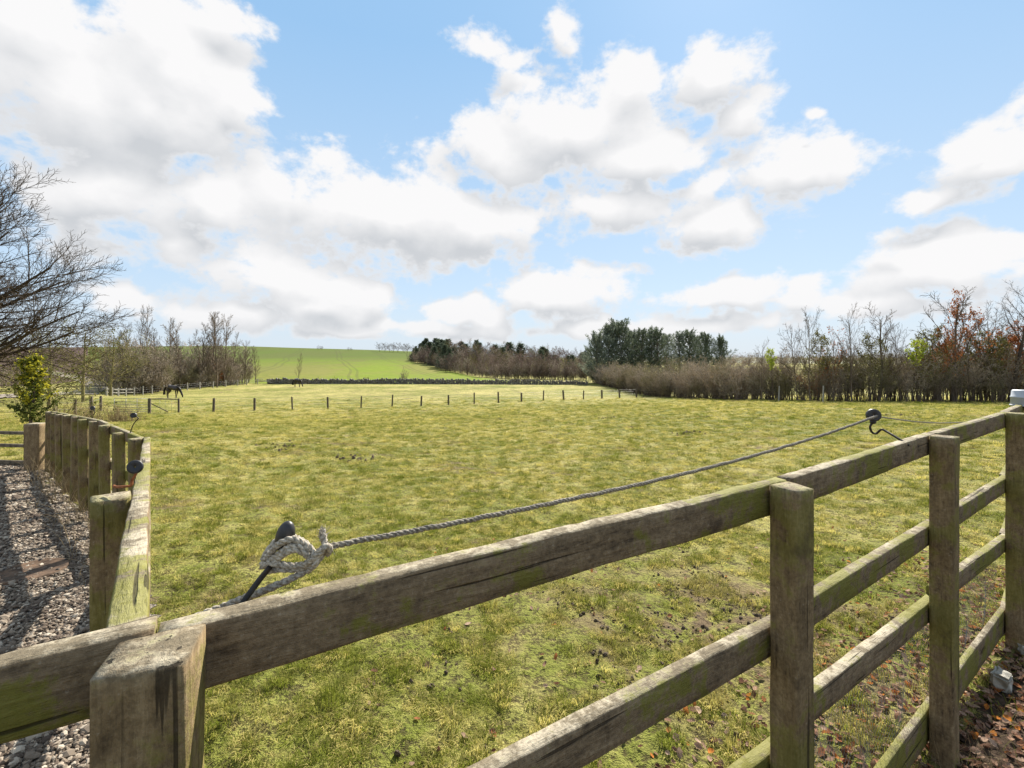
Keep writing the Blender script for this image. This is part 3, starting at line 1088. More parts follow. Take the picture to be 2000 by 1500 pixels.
# 5: tiny far one
Y5 = 6.6
ins5 = tag(empty('ring_insulator'), 'tiny black insulator above the far end of the picket fence near the pale dry grass', 'insulator')
reel('insulator_body', U(181, 797, Y5), (.3, -.9, .1), .028, .028, M['rubber'], ins5)
hook([U(183, 800, Y5), U(185, 806, Y5), U(182, 812, Y5), U(178, 824, Y5)], .004, M['iron'], ins5)


def rope_mesh(name, pts, r, pitch=.03, step=.004, strands=3):
    """laid rope: three strands twisted round each other"""
    P = smooth_path(pts, 12)
    # resample evenly
    L = [0]
    for a, b in zip(P[:-1], P[1:]): L.append(L[-1] + (b - a).length)
    n = max(6, int(L[-1] / step))
    Q = []
    j = 0
    for i in range(n + 1):
        s = L[-1] * i / n
        while j < len(L) - 2 and L[j + 1] < s: j += 1
        t = (s - L[j]) / max(1e-9, L[j + 1] - L[j])
        Q.append(P[j].lerp(P[j + 1], min(1, max(0, t))))
    bag = Bag()
    prev = None
    U_, V_ = [], []
    for i in range(n + 1):
        d = (Q[min(i + 1, n)] - Q[max(i - 1, 0)]).normalized()
        if prev is None:
            u = d.cross(Vector((0, 0, 1))).normalized()
        else:
            u = (prev - d * prev.dot(d)).normalized()
        prev = u
        U_.append(u); V_.append(d.cross(u))
    for k in range(strands):
        pp = []
        for i in range(n + 1):
            a = 2 * math.pi * (k / strands + L[-1] * i / n / pitch)
            a += mnoise.noise(Q[i] * 40) * .9
            rk = r * (.52 + .12 * mnoise.noise(Q[i] * 90 + Vector((k, 0, 0))))
            pp.append(Q[i] + (U_[i] * math.cos(a) + V_[i] * math.sin(a)) * rk + Vector((0, 0, mnoise.noise(Q[i] * 25) * r * .35)))
        b = polyline_tube(pp, r * .60, 5, cap=False)
        bag.add(b.V[0], b.F4[0])
    return bag.mesh(name, True)


rope = tag(empty('fence_rope'), 'old twisted grey rope knotted at the near insulator and stretched to the ring', 'rope')
k0 = U(636, 1068, Y1)
end = c2 + Vector((0, -.02, 0))
span = []
for i in range(13):
    t = i / 12
    p = k0.lerp(end, t)
    p.z -= .085 * 4 * t * (1 - t) * .42
    span.append(p)
link('stretched_line', rope_mesh('stretched_line', span, .0052, .034, .005), M['rope_dark'], rope)
# tail running down to the rail joint
tail = [U(612, 1100, Y1), U(590, 1120, .79), U(540, 1143, .775), U(470, 1172, .755), U(400, 1198, .735), U(350, 1216, .715), U(334, 1222, .70), U(326, 1226, .69)]
link('rope_tail', rope_mesh('rope_tail', tail, .0060, .034, .004), M['rope'], rope)
# the knot: loops from the insulator to the bight at the right
def W(px, row, dy): return U(px, row, Y1 + dy)
loops = [
    [W(612, 1082, 0), W(600, 1068, -.012), W(575, 1053, -.022), W(548, 1060, -.02), W(528, 1080, -.008), W(512, 1103, .0)],
    [W(610, 1076, .01), W(592, 1058, .012), W(566, 1048, .02), W(542, 1056, .02), W(524, 1075, .012), W(514, 1095, .005)],
    [W(615, 1086, .0), W(596, 1072, -.016), W(572, 1066, -.024), W(550, 1078, -.02), W(530, 1094, -.01), W(518, 1107, .0)],
    [W(512, 1106, 0), W(530, 1100, -.014), W(556, 1104, -.018), W(580, 1106, -.016), W(604, 1100, -.012), W(618, 1084, -.004)],
    [W(604, 1112, -.006), W(615, 1098, -.012), W(624, 1084, -.012), W(632, 1070, -.008), W(640, 1066, 0), W(634, 1078, .008), W(622, 1094, .006), W(606, 1110, .004)],
    [W(596, 1104, -.012), W(610, 1092, -.018), W(624, 1078, -.018), W(636, 1066, -.012), W(644, 1072, -.002), W(640, 1082, .006)],
    [W(590, 1110, .008), W(602, 1096, .012), W(618, 1082, .012), W(628, 1072, .01)],
    [W(636, 1070, -.004), W(634, 1060, -.002), W(631, 1048, 0), W(629, 1036, .002)],
    [W(552, 1050, .016), W(572, 1060, -.016), W(592, 1074, -.012), W(600, 1088, -.004)],
    [W(606, 1090, -.014), W(590, 1078, -.02), W(570, 1074, -.026), W(552, 1084, -.022), W(536, 1098, -.012), W(524, 1112, -.002)],
    [W(524, 1114, -.004), W(548, 1112, -.014), W(576, 1112, -.014), W(600, 1106, -.010), W(614, 1092, -.016)],
    [W(600, 1116, .0), W(612, 1106, -.014), W(618, 1094, -.018), W(612, 1080, -.010), W(604, 1072, .006)]]
for lp in loops:
    link('knot_loop', rope_mesh('knot_loop', lp, .0056, .03, .0035), M['rope'], rope)
# frayed end
segs = []
rg = random.Random(4)
tip = U(629, 1040, Y1 + .002)
for i in range(90):
    s = tip + Vector((rg.gauss(0, .0035), rg.gauss(0, .0035), rg.uniform(-.012, .004)))
    e = s + Vector((rg.gauss(0, .004), rg.gauss(0, .004), rg.uniform(.002, .010)))
    segs.append((*s, *e, .0006, .0003))
for i in range(70):
    s = U(642, 1067, Y1) + Vector((rg.gauss(0, .004), rg.gauss(0, .004), rg.gauss(0, .004)))
    e = s + Vector((rg.gauss(0, .006), rg.gauss(0, .004), rg.gauss(0, .006)))
    segs.append((*s, *e, .0006, .0003))
V, Fq = tubes(segs, 3)
link('frayed_end', mesh_np('frayed_end', V, [Fq]), M['rope'], rope)
# the thinner slack line beyond the ring
line = tag(empty('slack_line'), 'thin slack cord running on from the ring insulator towards the pale plastic tub', 'cord')
sl = [c2 + Vector((.01, .01, -.003)), U(1725, 815, 2.22), U(1760, 820, 2.4), U(1800, 824.5, 2.6), U(1850, 826, 2.85), U(1900, 823, 3.15), U(1945, 812, 3.5), U(1985, 797, 4.05)]
link('cord', tube_mesh('cord', smooth_path(sl, 8), .0035, 6), M['rope_dark'], line)

# pale plastic tub upside down on the end post
tub = tag(empty('plastic_tub'), 'pale grey plastic tub upturned on the post at the right edge of the picture', 'tub')
tc_ = U(1998, 800, 4.2); tz0 = TOPZ - .07


def lathe(name, prof, c, mat, parent, seg=32):
    V = []; Fs = []
    n = len(prof)
    for k in range(seg):
        a = 2 * math.pi * k / seg
        for r, z in prof:
            V.append((c[0] + r * math.cos(a), c[1] + r * math.sin(a), c[2] + z))
    for k in range(seg):
        for j in range(n - 1):
            Fs.append((k * n + j, ((k + 1) % seg) * n + j, ((k + 1) % seg) * n + j + 1, k * n + j + 1))
    return link(name, mesh_np(name, V, [np.array(Fs)], True), mat, parent)


tcx, tcy = P5.x + .06, P5.y
tcx = (1999 - 1000) / F * P5.y
lathe('tub_body', [(.078, 0), (.081, .003), (.080, .06), (.083, .062), (.083, .070), (.078, .072), (.074, .12), (.068, .127), (.0, .129)], (tcx, tcy, tz0 + .012), M['tub'], tub)
lathe('tub_rim', [(.079, 0), (.086, .0), (.087, .010), (.079, .012)], (tcx, tcy, tz0), M['tub'], tub)

# rusty round cover in the gravel
cov = tag(empty('drain_cover'), 'rusty round metal cover lying on the gravel in the shade at the left edge', 'cover')
cc = U(61, 1119, 3.66)
gz = gh(cc.x, cc.y) + .012
lathe('cover_plate', [(.0, .004), (.19, .004), (.195, .008), (.215, .008), (.22, .004), (.22, -.02)], (cc.x, cc.y, gz), M['cover'], cov, 40)
for k in range(6):
    a = k * math.pi / 3
    lathe('bolt', [(0, .009), (.010, .008), (.013, 0)], (cc.x + .206 * math.cos(a), cc.y + .206 * math.sin(a), gz + .008), M['iron'], cov, 8)

# ------------------------------------------------------------------ scattering (stuff)
def scatter(name, pts, rot, sc, idx, sources, mat_for=None):
    """one object holding countless small pieces: instances of the source meshes at points"""
    me = bpy.data.meshes.new(name)
    me.vertices.add(len(pts))
    me.vertices.foreach_set('co', np.asarray(pts, np.float32).ravel())
    for nm, arr in (('rot', rot), ('sc', sc)):
        at = me.attributes.new(nm, 'FLOAT_VECTOR', 'POINT')
        at.data.foreach_set('vector', np.asarray(arr, np.float32).ravel())
    at = me.attributes.new('idx', 'INT', 'POINT')
    at.data.foreach_set('value', np.asarray(idx, np.int32))
    ob = bpy.data.objects.new(name, me)
    COL.objects.link(ob)
    ng = bpy.data.node_groups.new(name + '_scatter', 'GeometryNodeTree')
    ng.interface.new_socket('Geometry', in_out='INPUT', socket_type='NodeSocketGeometry')
    ng.interface.new_socket('Geometry', in_out='OUTPUT', socket_type='NodeSocketGeometry')
    N = ng.nodes; Lk = ng.links
    gi = N.new('NodeGroupInput'); go = N.new('NodeGroupOutput')
    m2p = N.new('GeometryNodeMeshToPoints')
    Lk.new(gi.outputs[0], m2p.inputs['Mesh'])
    iop = N.new('GeometryNodeInstanceOnPoints')
    Lk.new(m2p.outputs[0], iop.inputs['Points'])
    gti = N.new('GeometryNodeGeometryToInstance')
    for s in reversed(sources):
        oi = N.new('GeometryNodeObjectInfo')
        oi.inputs['Object'].default_value = s
        Lk.new(oi.outputs['Geometry'], gti.inputs[0])
    Lk.new(gti.outputs[0], iop.inputs['Instance'])
    iop.inputs['Pick Instance'].default_value = True
    for nm, typ, key in (('idx', 'INT', 'Instance Index'), ('rot', 'FLOAT_VECTOR', 'Rotation'), ('sc', 'FLOAT_VECTOR', 'Scale')):
        na = N.new('GeometryNodeInputNamedAttribute')
        na.data_type = typ
        na.inputs['Name'].default_value = nm
        Lk.new(na.outputs[0], iop.inputs[key])
    Lk.new(iop.outputs[0], go.inputs[0])
    md = ob.modifiers.new('scatter', 'NODES')
    md.node_group = ng
    return tag(ob, kind='stuff')


def src(name, me, mat):
    me.materials.append(mat)
    return bpy.data.objects.new(name, me)     # source shape only, never linked


def blades(n, rad, h, w, rng, bend=.5, flat=0.0):
    """tuft of curved blades"""
    V = []; F3 = []; F4 = []
    for i in range(n):
        a = rng.uniform(0, 2 * math.pi); r = rad * math.sqrt(rng.random())
        bx, by = r * math.cos(a), r * math.sin(a)
        az = a + rng.gauss(0, .9)
        hh = h * rng.uniform(.45, 1.15)
        b = bend * rng.uniform(.4, 1.6)
        ww = w * rng.uniform(.6, 1.3)
        sx, sy = -math.sin(az) * ww, math.cos(az) * ww
        m = (bx + math.cos(az) * hh * b * .35, by + math.sin(az) * hh * b * .35, hh * (.62 - flat * .3))
        t = (bx + math.cos(az) * hh * b * 1.1, by + math.sin(az) * hh * b * 1.1, hh * (1 - .35 * b) * (1 - flat))
        k = len(V)
        V += [(bx - sx, by - sy, -.01), (bx + sx, by + sy, -.01), (m[0] + sx * .8, m[1] + sy * .8, m[2]), (m[0] - sx * .8, m[1] - sy * .8, m[2]), t]
        F4.append((k, k + 1, k + 2, k + 3)); F3.append((k + 3, k + 2, k + 4))
    return mesh_np('tuft', V, [np.array(F4), np.array(F3)])


def make_grass():
    rg = random.Random(11)
    srcs = [src('grass_tuft', blades(46, .05, .042, .0016, rg, .9), M['grass']),
            src('grass_tuft', blades(40, .06, .030, .0018, rg, 1.3, .2), M['grass']),
            src('grass_tuft', blades(40, .04, .060, .0015, rg, .7), M['grass']),
            src('grass_tuft', blades(26, .07, .028, .0022, rg, 1.6, .4), M['grass'])]
    R = np.random.default_rng(5)
    P = []
    SC_ = []
    for r0, r1, dens, s in ((.5, 3.5, 620, .85), (3.5, 6, 360, 1.0), (6, 10, 170, 1.35), (10, 17, 80, 1.9), (17, 28, 34, 2.8), (28, 46, 13, 4.2), (46, 70, 5, 6.0)):
        half = math.radians(53)
        n = int(half * (r1 ** 2 - r0 ** 2) * dens)
        a = R.uniform(-half, half, n); r = np.sqrt(R.uniform(r0 ** 2, r1 ** 2, n))
        P.append(np.stack([r * np.sin(a), r * np.cos(a)], 1)); SC_.append(np.full(n, s))
    P = np.concatenate(P); S = np.concatenate(SC_)
    X, Y = P[:, 0], P[:, 1]
    keep = ~inpoly(X, Y, GRAVEL) & ~inpoly(X, Y, VERGE)
    # thin out in the churned patch and in bare spots
    d = np.hypot((X - 1.5) / 2.0, (Y - 3.3) / 1.5)
    cl = np.array([mnoise.noise(Vector((x * 3.2, y * 3.2, 1))) + .6 * mnoise.noise(Vector((x * 8, y * 8, 4))) for x, y in zip(X, Y)])
    bare = (cl < -.14) & (S < 3.0) & (R.random(len(X)) < .88) | ((d < 1.0) & (cl < .08) & (R.random(len(X)) < .85))
    keep &= ~bare
    keep &= R.random(len(X)) > np.clip((np.hypot(X, Y) - 30) / 38, 0, 1)
    P = P[keep]; S = S[keep]; cl = cl[keep]
    X, Y = P[:, 0], P[:, 1]
    Z = GH(X, Y)
    rr = np.hypot(X, Y)
    bmp = np.array([mnoise.noise(Vector((x, y, 0)) * 1.1) * .035 + mnoise.noise(Vector((x, y, 0)) * 3.7) * .022 + mnoise.noise(Vector((x, y, 0)) * 9) * .02 * (x * x + y * y < 196) for x, y in zip(X, Y)]) * np.clip(rr / 2, .3, 1)
    Z = Z + bmp - .004
    n = len(X)
    hs = (.36 + .95 * np.clip(cl + .35, 0, 1)) * (.6 + .7 * R.random(n))
    sxy = S * (.8 + .5 * R.random(n))
    sz = hs * (1 + (S - 1) * .22)
    rot = np.stack([R.normal(0, .12, n), R.normal(0, .12, n), R.uniform(0, 6.28, n)], 1)
    idx = R.integers(0, 4, n)
    o = scatter('grass', np.stack([X, Y, Z], 1), rot, np.stack([sxy, sxy, sz], 1), idx, srcs)
    tag(o, 'short patchy green and straw coloured winter grass growing over the paddock', 'grass')
    print('grass points', n)


make_grass()


def pebble_mesh(rg):
    import bmesh
    bm = bmesh.new()
    bmesh.ops.create_icosphere(bm, subdivisions=1, radius=1)
    for v in bm.verts:
        v.co *= 1 + rg.uniform(-.25, .2)
        v.co.z *= .55
    me = bpy.data.meshes.new('pebble')
    bm.to_mesh(me); bm.free()
    return me


def make_gravel():
    rg = random.Random(3)
    srcs = [src('pebble', pebble_mesh(rg), M['pebble']) for _ in range(4)]
    R = np.random.default_rng(8)
    n = 130000
    Y = 7.8 * R.random(n) ** .85 + .2
    X = -R.random(n) * 1.15 * Y * 1.0 - .3
    X = np.where(R.random(n) < .25, -R.random(n) * 3.5 - .3, X)
    k = inpoly(X, Y, GRAVEL)
    X, Y = X[k], Y[k]
    Z = GH(X, Y) + np.array([mnoise.noise(Vector((x * 1.7, y * 1.7, 5))) * .02 + mnoise.noise(Vector((x * 7, y * 7, 9))) * .01 for x, y in zip(X, Y)]) + R.uniform(0, .012, len(X))
    s = R.lognormal(math.log(.0088), .38, len(X)) * np.clip(Y / 4, 1, 1.5)
    rot = R.uniform(0, 6.28, (len(X), 3)) * np.array([.12, .12, 1])
    o = scatter('gravel', np.stack([X, Y, Z], 1), rot, np.stack([s * 1.2, s, s], 1), R.integers(0, 4, len(X)), srcs)
    tag(o, 'pale brown loose gravel stones covering the drive on the left', 'gravel')


make_gravel()


def leaf_mesh(rg, curl=.3):
    """oak / beech leaf: lobed outline, folded along the midrib"""
    n = 7
    V = []; Fs = []
    for i in range(n + 1):
        t = i / n
        w = math.sin(math.pi * min(1, t * .92 + .06)) ** .8 * .32 * (1 + .22 * math.sin(t * 19 + rg.random()))
        x = t - .5
        z = curl * (x * x) * rg.uniform(.8, 1.2)
        V += [(x, -w, z + w * curl * 1.1), (x, 0, z), (x, w, z + w * curl * 1.3)]
    for i in range(n):
        k = i * 3
        Fs += [(k, k + 1, k + 4, k + 3), (k + 1, k + 2, k + 5, k + 4)]
    me = mesh_np('leaf', V, [np.array(Fs)], True)
    return me


def mat_fallen():
    m, t, out = new_mat('fallen_leaf_skin')
    oi = t.n('ShaderNodeObjectInfo')
    cr = t.n('ShaderNodeValToRGB', None, Fac=oi.outputs['Random'])
    e = cr.color_ramp.elements
    e[0].position = 0; e[0].color = (.10, .045, .028, 1)
    e[1].position = 1; e[1].color = (.52, .20, .04, 1)
    for p, c in ((.2, (.18, .10, .07, 1)), (.42, (.34, .22, .16, 1)), (.68, (.50, .36, .27, 1)), (.86, (.36, .15, .07, 1))):
        x = e.new(p); x.color = c
    tc = t.n('ShaderNodeTexCoord')
    nn = t.noise(tc.outputs['Object'], 4, 3)
    col = t.mix(t.mr(nn, .35, .7, 0, .5), cr.outputs[0], (.08, .05, .035))
    di = t.n('ShaderNodeBsdfDiffuse', None, Color=col)
    tr = t.n('ShaderNodeBsdfTranslucent', None, Color=col)
    ms = t.n('ShaderNodeMixShader', None, Fac=.3)
    t.set(ms.inputs[1], di); t.set(ms.inputs[2], tr); t.set(out.inputs[0], ms)
    return m


M['fallen'] = mat_fallen()


def surf_z(x, y):
    v = Vector((x, y, 0))
    r = math.hypot(x, y)
    if inpoly(np.array([x]), np.array([y]), VERGE)[0]:
        return gh(x, y) + mnoise.noise(Vector((x * 1.7, y * 1.7, 5))) * .03 + mnoise.noise(Vector((x * 7, y * 7, 9))) * .015
    return gh(x, y) + (mnoise.noise(v * 1.1) * .035 + mnoise.noise(v * 3.7) * .022) * min(1, max(.3, r / 2))


M['orange_leaf'] = mat_leafy('orange_leaf_skin', (.48, .14, .03), (.62, .25, .05), .3)


def make_leaves():
    rg = random.Random(21)
    ms = [leaf_mesh(rg, c) for c in (.25, .5, .8, .1)]
    for m_ in ms: m_.materials.append(M['fallen'])
    cand = []
    # most lie along the right hand fence on both sides, some out in the grass
    while len(cand) < 5200:
        k = rg.random()
        if k < .72:
            a, b = ((P2, P3), (P3, P4), (P4, P5))[rg.randrange(3)]
            t = rg.random()
            p = a.lerp(b, t) + nrm(a, b) * (rg.gauss(-.02, .42))
            if t * 1.0 + (a == P2) * -0.3 < -.1: continue
        else:
            p = Vector((rg.uniform(-.8, 5.5), rg.uniform(1.0, 5.5)))
            if p.x / p.y > 1.15: continue
            if rg.random() > .33: continue
        if inpoly(np.array([p.x]), np.array([p.y]), GRAVEL)[0]: continue
        # screen position for the choice of the largest
        if p.y < .7: continue
        cand.append(p)
    cand.sort(key=lambda p: p.y)
    big = cand[:230]
    for i, p in enumerate(big):
        o = link('fallen_leaf', ms[i % 4])
        s = rg.uniform(.026, .05)
        o.location = (p.x, p.y, surf_z(p.x, p.y) + .012 + rg.random() * .012)
        o.rotation_euler = (rg.gauss(0, .5), rg.gauss(0, .5), rg.uniform(0, 6.28))
        o.scale = (s, s, s)
        on_soil = bool(inpoly(np.array([p.x]), np.array([p.y]), VERGE)[0])
        orange = rg.random() < .22
        if orange:
            o.material_slots[0].link = 'OBJECT'; o.material_slots[0].material = M['orange_leaf']
        tag(o, ('bright orange' if orange else 'dull brown') + ' curled fallen leaf lying ' + ('on the dark soil beside the right hand fence' if on_soil else 'in the paddock grass beyond the rails'), 'leaf',
            ('orange' if orange else 'brown') + ' fallen leaves ' + ('on the soil verge' if on_soil else 'in the grass'))
    rest = cand[230:]
    n = len(rest)
    R = np.random.default_rng(2)
    srcs = [bpy.data.objects.new('leaf', m_) for m_ in ms]
    s = R.uniform(.024, .045, n)
    o = scatter('leaf_litter', [(p.x, p.y, surf_z(p.x, p.y) + .012) for p in rest], R.normal(0, .45, (n, 3)) + np.stack([np.zeros(n), np.zeros(n), R.uniform(0, 6.28, n)], 1),
                np.stack([s, s, s], 1), R.integers(0, 4, n), srcs)
    tag(o, 'brown and orange leaf litter strewn below the right hand fence', 'leaf litter')


make_leaves()


def make_clods():
    rg = random.Random(9)
    srcs = [src('clod', pebble_mesh(rg), M['clod']) for _ in range(3)]
    P = []
    for _ in range(2600):
        a = rg.gauss(1.5, 1.0); b = rg.gauss(3.3, .7)
        if inpoly(np.array([a]), np.array([b]), VERGE)[0]: continue
        if mnoise.noise(Vector((a * 1.6, b * 1.6, 2))) < .02: continue
        P.append((a, b, .004 + .017 * rg.random() ** 2.2))
    for _ in range(260):
        a = rg.uniform(.8, 6); b = rg.uniform(-.5, 5)
        if inpoly(np.array([a]), np.array([b]), VERGE)[0]: P.append((a, b, rg.uniform(.008, .03)))
    # small heaps far off (molehills)
    for px, row_y in ((1185, 25), (1340, 16), (1235, 19), (640, 30), (980, 28), (560, 12), (1385, 22), (700, 11), (1750, 20)):
        cx = (px - 1000) / F * row_y
        for _ in range(26):
            P.append((cx + rg.gauss(0, .28), row_y + rg.gauss(0, .28), rg.uniform(.02, .06)))
    n = len(P)
    R = np.random.default_rng(1)
    s = np.array([p[2] for p in P])
    o = scatter('soil_clods', [(p[0], p[1], surf_z(p[0], p[1]) + p[2] * .25) for p in P], R.uniform(0, 6.28, (n, 3)), np.stack([s, s, s], 1), R.integers(0, 3, n), srcs)
    tag(o, 'dark crumbly clods of churned earth in the trodden turf', 'soil')


make_clods()


def dry_stems(name, centres, count, h, label, cat, mat, seed=1, spread=.12, w=.0016, lean=.5):
    rg = random.Random(seed)
    segs = []
    for (x, y, k) in centres:
        for _ in range(int(count * k)):
            px, py = x + rg.gauss(0, spread), y + rg.gauss(0, spread)
            z = surf_z(px, py)
            hh = h * rg.uniform(.3, 1.1)
            az = rg.uniform(0, 6.28); ln = lean * rg.uniform(.2, 1.4)
            p = Vector((px, py, z - .01)); d = Vector((math.cos(az) * ln * .4, math.sin(az) * ln * .4, 1)).normalized()
            r = w
            for s in range(4):
                q = p + d * hh / 4
                segs.append((*p, *q, r, r * .75)); r *= .75
                p = q
                d = (d + Vector((math.cos(az), math.sin(az), -.25)) * ln * .35).normalized()
    V, Fq = tubes(segs, 3)
    o = link(name, mesh_np(name, V, [Fq]), mat)
    return tag(o, label, cat, kind='stuff')


fl = []
rg = random.Random(77)
for i in range(10):
    p = F2[i] - n2 * rg.uniform(.02, .22)
    fl.append((p.x, p.y, rg.uniform(.4, 1.6)))
dry_stems('dry_weeds', fl, 34, .42, 'dry straw coloured weeds growing along the foot of the picket fence', 'weeds', M['straw'], 5, .10, .0022, .8)
cs = []
for a, b in ((P2, P3), (P3, P4), (P4, P5)):
    for _ in range(9):
        p = a.lerp(b, rg.random()) - nrm(a, b) * rg.uniform(-.05, .16)
        cs.append((p.x, p.y, rg.uniform(.3, 1.6)))
dry_stems('dead_grass', cs, 16, .17, 'wispy dead grass stems along the foot of the right hand fence', 'dead grass', M['straw'], 6, .06, .0009, 1.1)
cs = []
for _ in range(14):
    p = P3 + (P4 - P3) * rg.uniform(-.2, 1.2) - nrm(P3, P4) * rg.uniform(0, .35)
    cs.append((p.x, p.y, rg.uniform(.3, 1.2)))
dry_stems('verge_grass', cs, 14, .10, 'thin green grass sprouting from the dark verge beside the posts', 'grass', M['leaf_lime'], 8, .04, .0011, .9)
# pale dead grass by the start of the white fence
pg = U(180, 800, 24)
o = dry_stems('pale_grass_clump', [(pg.x + rg.gauss(0, .8), pg.y + rg.gauss(0, .7), 1) for _ in range(26)], 26, 1.15, 'pale pinkish dead grass standing beyond the far end of the picket fence', 'dead grass', M['straw'], 9, .25, .008, .5)


def rock(name, loc, s, mat, seed, label, cat='stone'):
    import bmesh
    bm = bmesh.new()
    bmesh.ops.create_cube(bm, size=1)
    bmesh.ops.bevel(bm, geom=bm.edges[:], offset=.12, segments=2, affect='EDGES')
    bmesh.ops.subdivide_edges(bm, edges=bm.edges[:], cuts=2, use_grid_fill=True)
    for v in bm.verts:
        n = mnoise.noise(v.co * 2.1 + Vector((seed, 0, 0)))
        v.co *= 1 + .42 * n + .14 * mnoise.noise(v.co * 5 + Vector((seed, 3, 1)))
        v.co = Vector((v.co.x * s[0], v.co.y * s[1], v.co.z * s[2]))
    me = bpy.data.meshes.new(name)
    bm.to_mesh(me); bm.free()
    o = link(name, me, mat, None, loc)
    o.rotation_euler = (.1, -.08, seed)
    return tag(o, label, cat)


sp = U(1958, 1290, 2.62)
rock('stone', (sp.x, sp.y, gh(sp.x, sp.y) + .04), (.11, .075, .09), M['stone'], .6, 'pale angular stone on the dark soil beside the fourth fence post')
sp = U(1985, 1228, 2.9)
rock('stone', (sp.x + .1, sp.y, gh(sp.x, sp.y) + .03), (.12, .09, .07), M['stone'], 2.2, 'flat grey stone at the right edge just behind the pale angular one')

# ------------------------------------------------------------------ trees
class Tree:
    def __init__(s, seed, sides=(6, 5, 4, 3, 3)):
        s.r = random.Random(seed)
        s.lv = {}
        s.tips = []
        s.sides = sides

    def rv(s):
        r = s.r
        return Vector((r.gauss(0, 1), r.gauss(0, 1), r.gauss(0, 1)))

    def branch(s, p, d, L, r, lev, P):
        """P: list of per-level dicts"""
        q = P[lev]
        n = q.get('seg', 5)
        R = s.r
        kids = []
        last = lev == len(P) - 1
        d = d.normalized()
        r_end = r * q.get('taper', .45)
        nk = 0 if last else q['kids']
        nk = int(nk * R.uniform(.8, 1.2) + .5)
        k0 = q.get('from', .3)
        ts = sorted(k0 + (1 - k0) * ((i + R.random()) / max(1, nk)) for i in range(nk))
        ti = 0
        pp = p.copy()
        segs = s.lv.setdefault(lev, [])
        roll = R.uniform(0, 6.28)
        for i in range(n):
            t0, t1 = i / n, (i + 1) / n
            nd = (d + s.rv() * q.get('wig', .12) + Vector((0, 0, q.get('up', 0)))).normalized()
            e = pp + nd * (L / n)
            ra = r + (r_end - r) * t0; rb = r + (r_end - r) * t1
            segs.append((*pp, *e, ra, rb))
            while ti < nk and ts[ti] <= t1:
                f = (ts[ti] - t0) * n
                bp = pp.lerp(e, max(0, min(1, f)))
                ax = nd.cross(Vector((0.31, .2, 1)) if abs(nd.z) < .95 else Vector((1, 0, 0))).normalized()
                roll += 2.4 + R.uniform(-.5, .5)
                ax.rotate(Matrix.Rotation(roll, 3, nd))
                a = math.radians(q.get('ang', 45) * R.uniform(.75, 1.25))
                cd = (nd * math.cos(a) + ax * math.sin(a))
                fl = q.get('flat', 0)
                if fl: cd.z *= (1 - fl)
                kl = q.get('klen', .6) * L * R.uniform(.7, 1.15) * (1 - q.get('ktaper', .45) * ts[ti])
                kr = max(P[-1].get('rmin', .003), (r + (r_end - r) * ts[ti]) * q.get('krad', .55))
                s.branch(bp, cd, kl, kr, lev + 1, P)
                ti += 1
            pp = e; d = nd
        s.tips.append((tuple(pp), lev))

    def mesh(s, name, levels):
        b = Bag()
        for lv in levels:
            if lv in s.lv and s.lv[lv]:
                V, Fq = tubes(s.lv[lv], s.sides[min(lv, len(s.sides) - 1)])
                b.add(V, Fq)
        return b.mesh(name)


def tri_count(me): return sum(len(p.vertices) - 2 for p in me.polygons)


# --- big bare tree on the left
def big_tree():
    T = Tree(14)
    P = [dict(seg=7, kids=17, ang=62, klen=1.0, wig=.05, up=0, taper=.35, **{'from': .20}, krad=.50, ktaper=.30),
         dict(seg=8, kids=11, ang=34, klen=.55, wig=.06, up=.04, taper=.3, krad=.5, ktaper=.35, **{'from': .2}),
         dict(seg=6, kids=10, ang=32, klen=.50, wig=.08, up=.04, taper=.35, krad=.5, ktaper=.3, **{'from': .15}),
         dict(seg=4, kids=7, ang=36, klen=.48, wig=.12, up=.05, taper=.45, krad=.6, **{'from': .1}),
         dict(seg=2, wig=.18, up=.05, taper=.5, rmin=.0095)]
    T.branch(Vector((0, 0, -.2)), Vector((.05, 0, 1)), 7.4, .42, 0, P)
    # long limbs reaching out over the hedge bottom to the right
    for (h, az, tilt, L, r) in ((1.9, -5, 4, 8.4, .13), (2.3, 25, 10, 8.0, .13), (2.9, -28, 14, 8.2, .14), (3.6, 8, 20, 8.3, .14), (4.4, -12, 32, 7.6, .13), (5.2, 30, 44, 6.4, .12),
                             (3.2, -55, 12, 7.8, .13), (4.0, 50, 22, 7.2, .13), (2.1, -75, 5, 7.2, .12), (5.6, -20, 55, 6.2, .12), (4.8, 5, 38, 8.0, .13), (5.0, -35, 40, 7.6, .12), (5.6, 12, 50, 7.4, .12), (2.5, 8, 8, 8.8, .12), (5.9, 60, 60, 6.0, .11)):
        a = math.radians(az); t = math.radians(tilt)
        T.branch(Vector((0, 0, h)), Vector((math.cos(a) * math.cos(t), math.sin(a) * math.cos(t), math.sin(t))), L, r, 1, P)
    root = empty('bare_tree', (-27.5, 20.6, gh(-27.5, 20.6)))
    tag(root, 'large spreading leafless tree with long dark limbs reaching in from the left edge', 'tree')
    root.scale = (.93, .93, .90)
    link('trunk', T.mesh('trunk', [0]), M['bark_big'], root)
    m_ = T.mesh('crown', [1, 2, 3, 4])
    print('big tree', tri_count(m_))
    link('crown', m_, M['bark_big'], root)


big_tree()


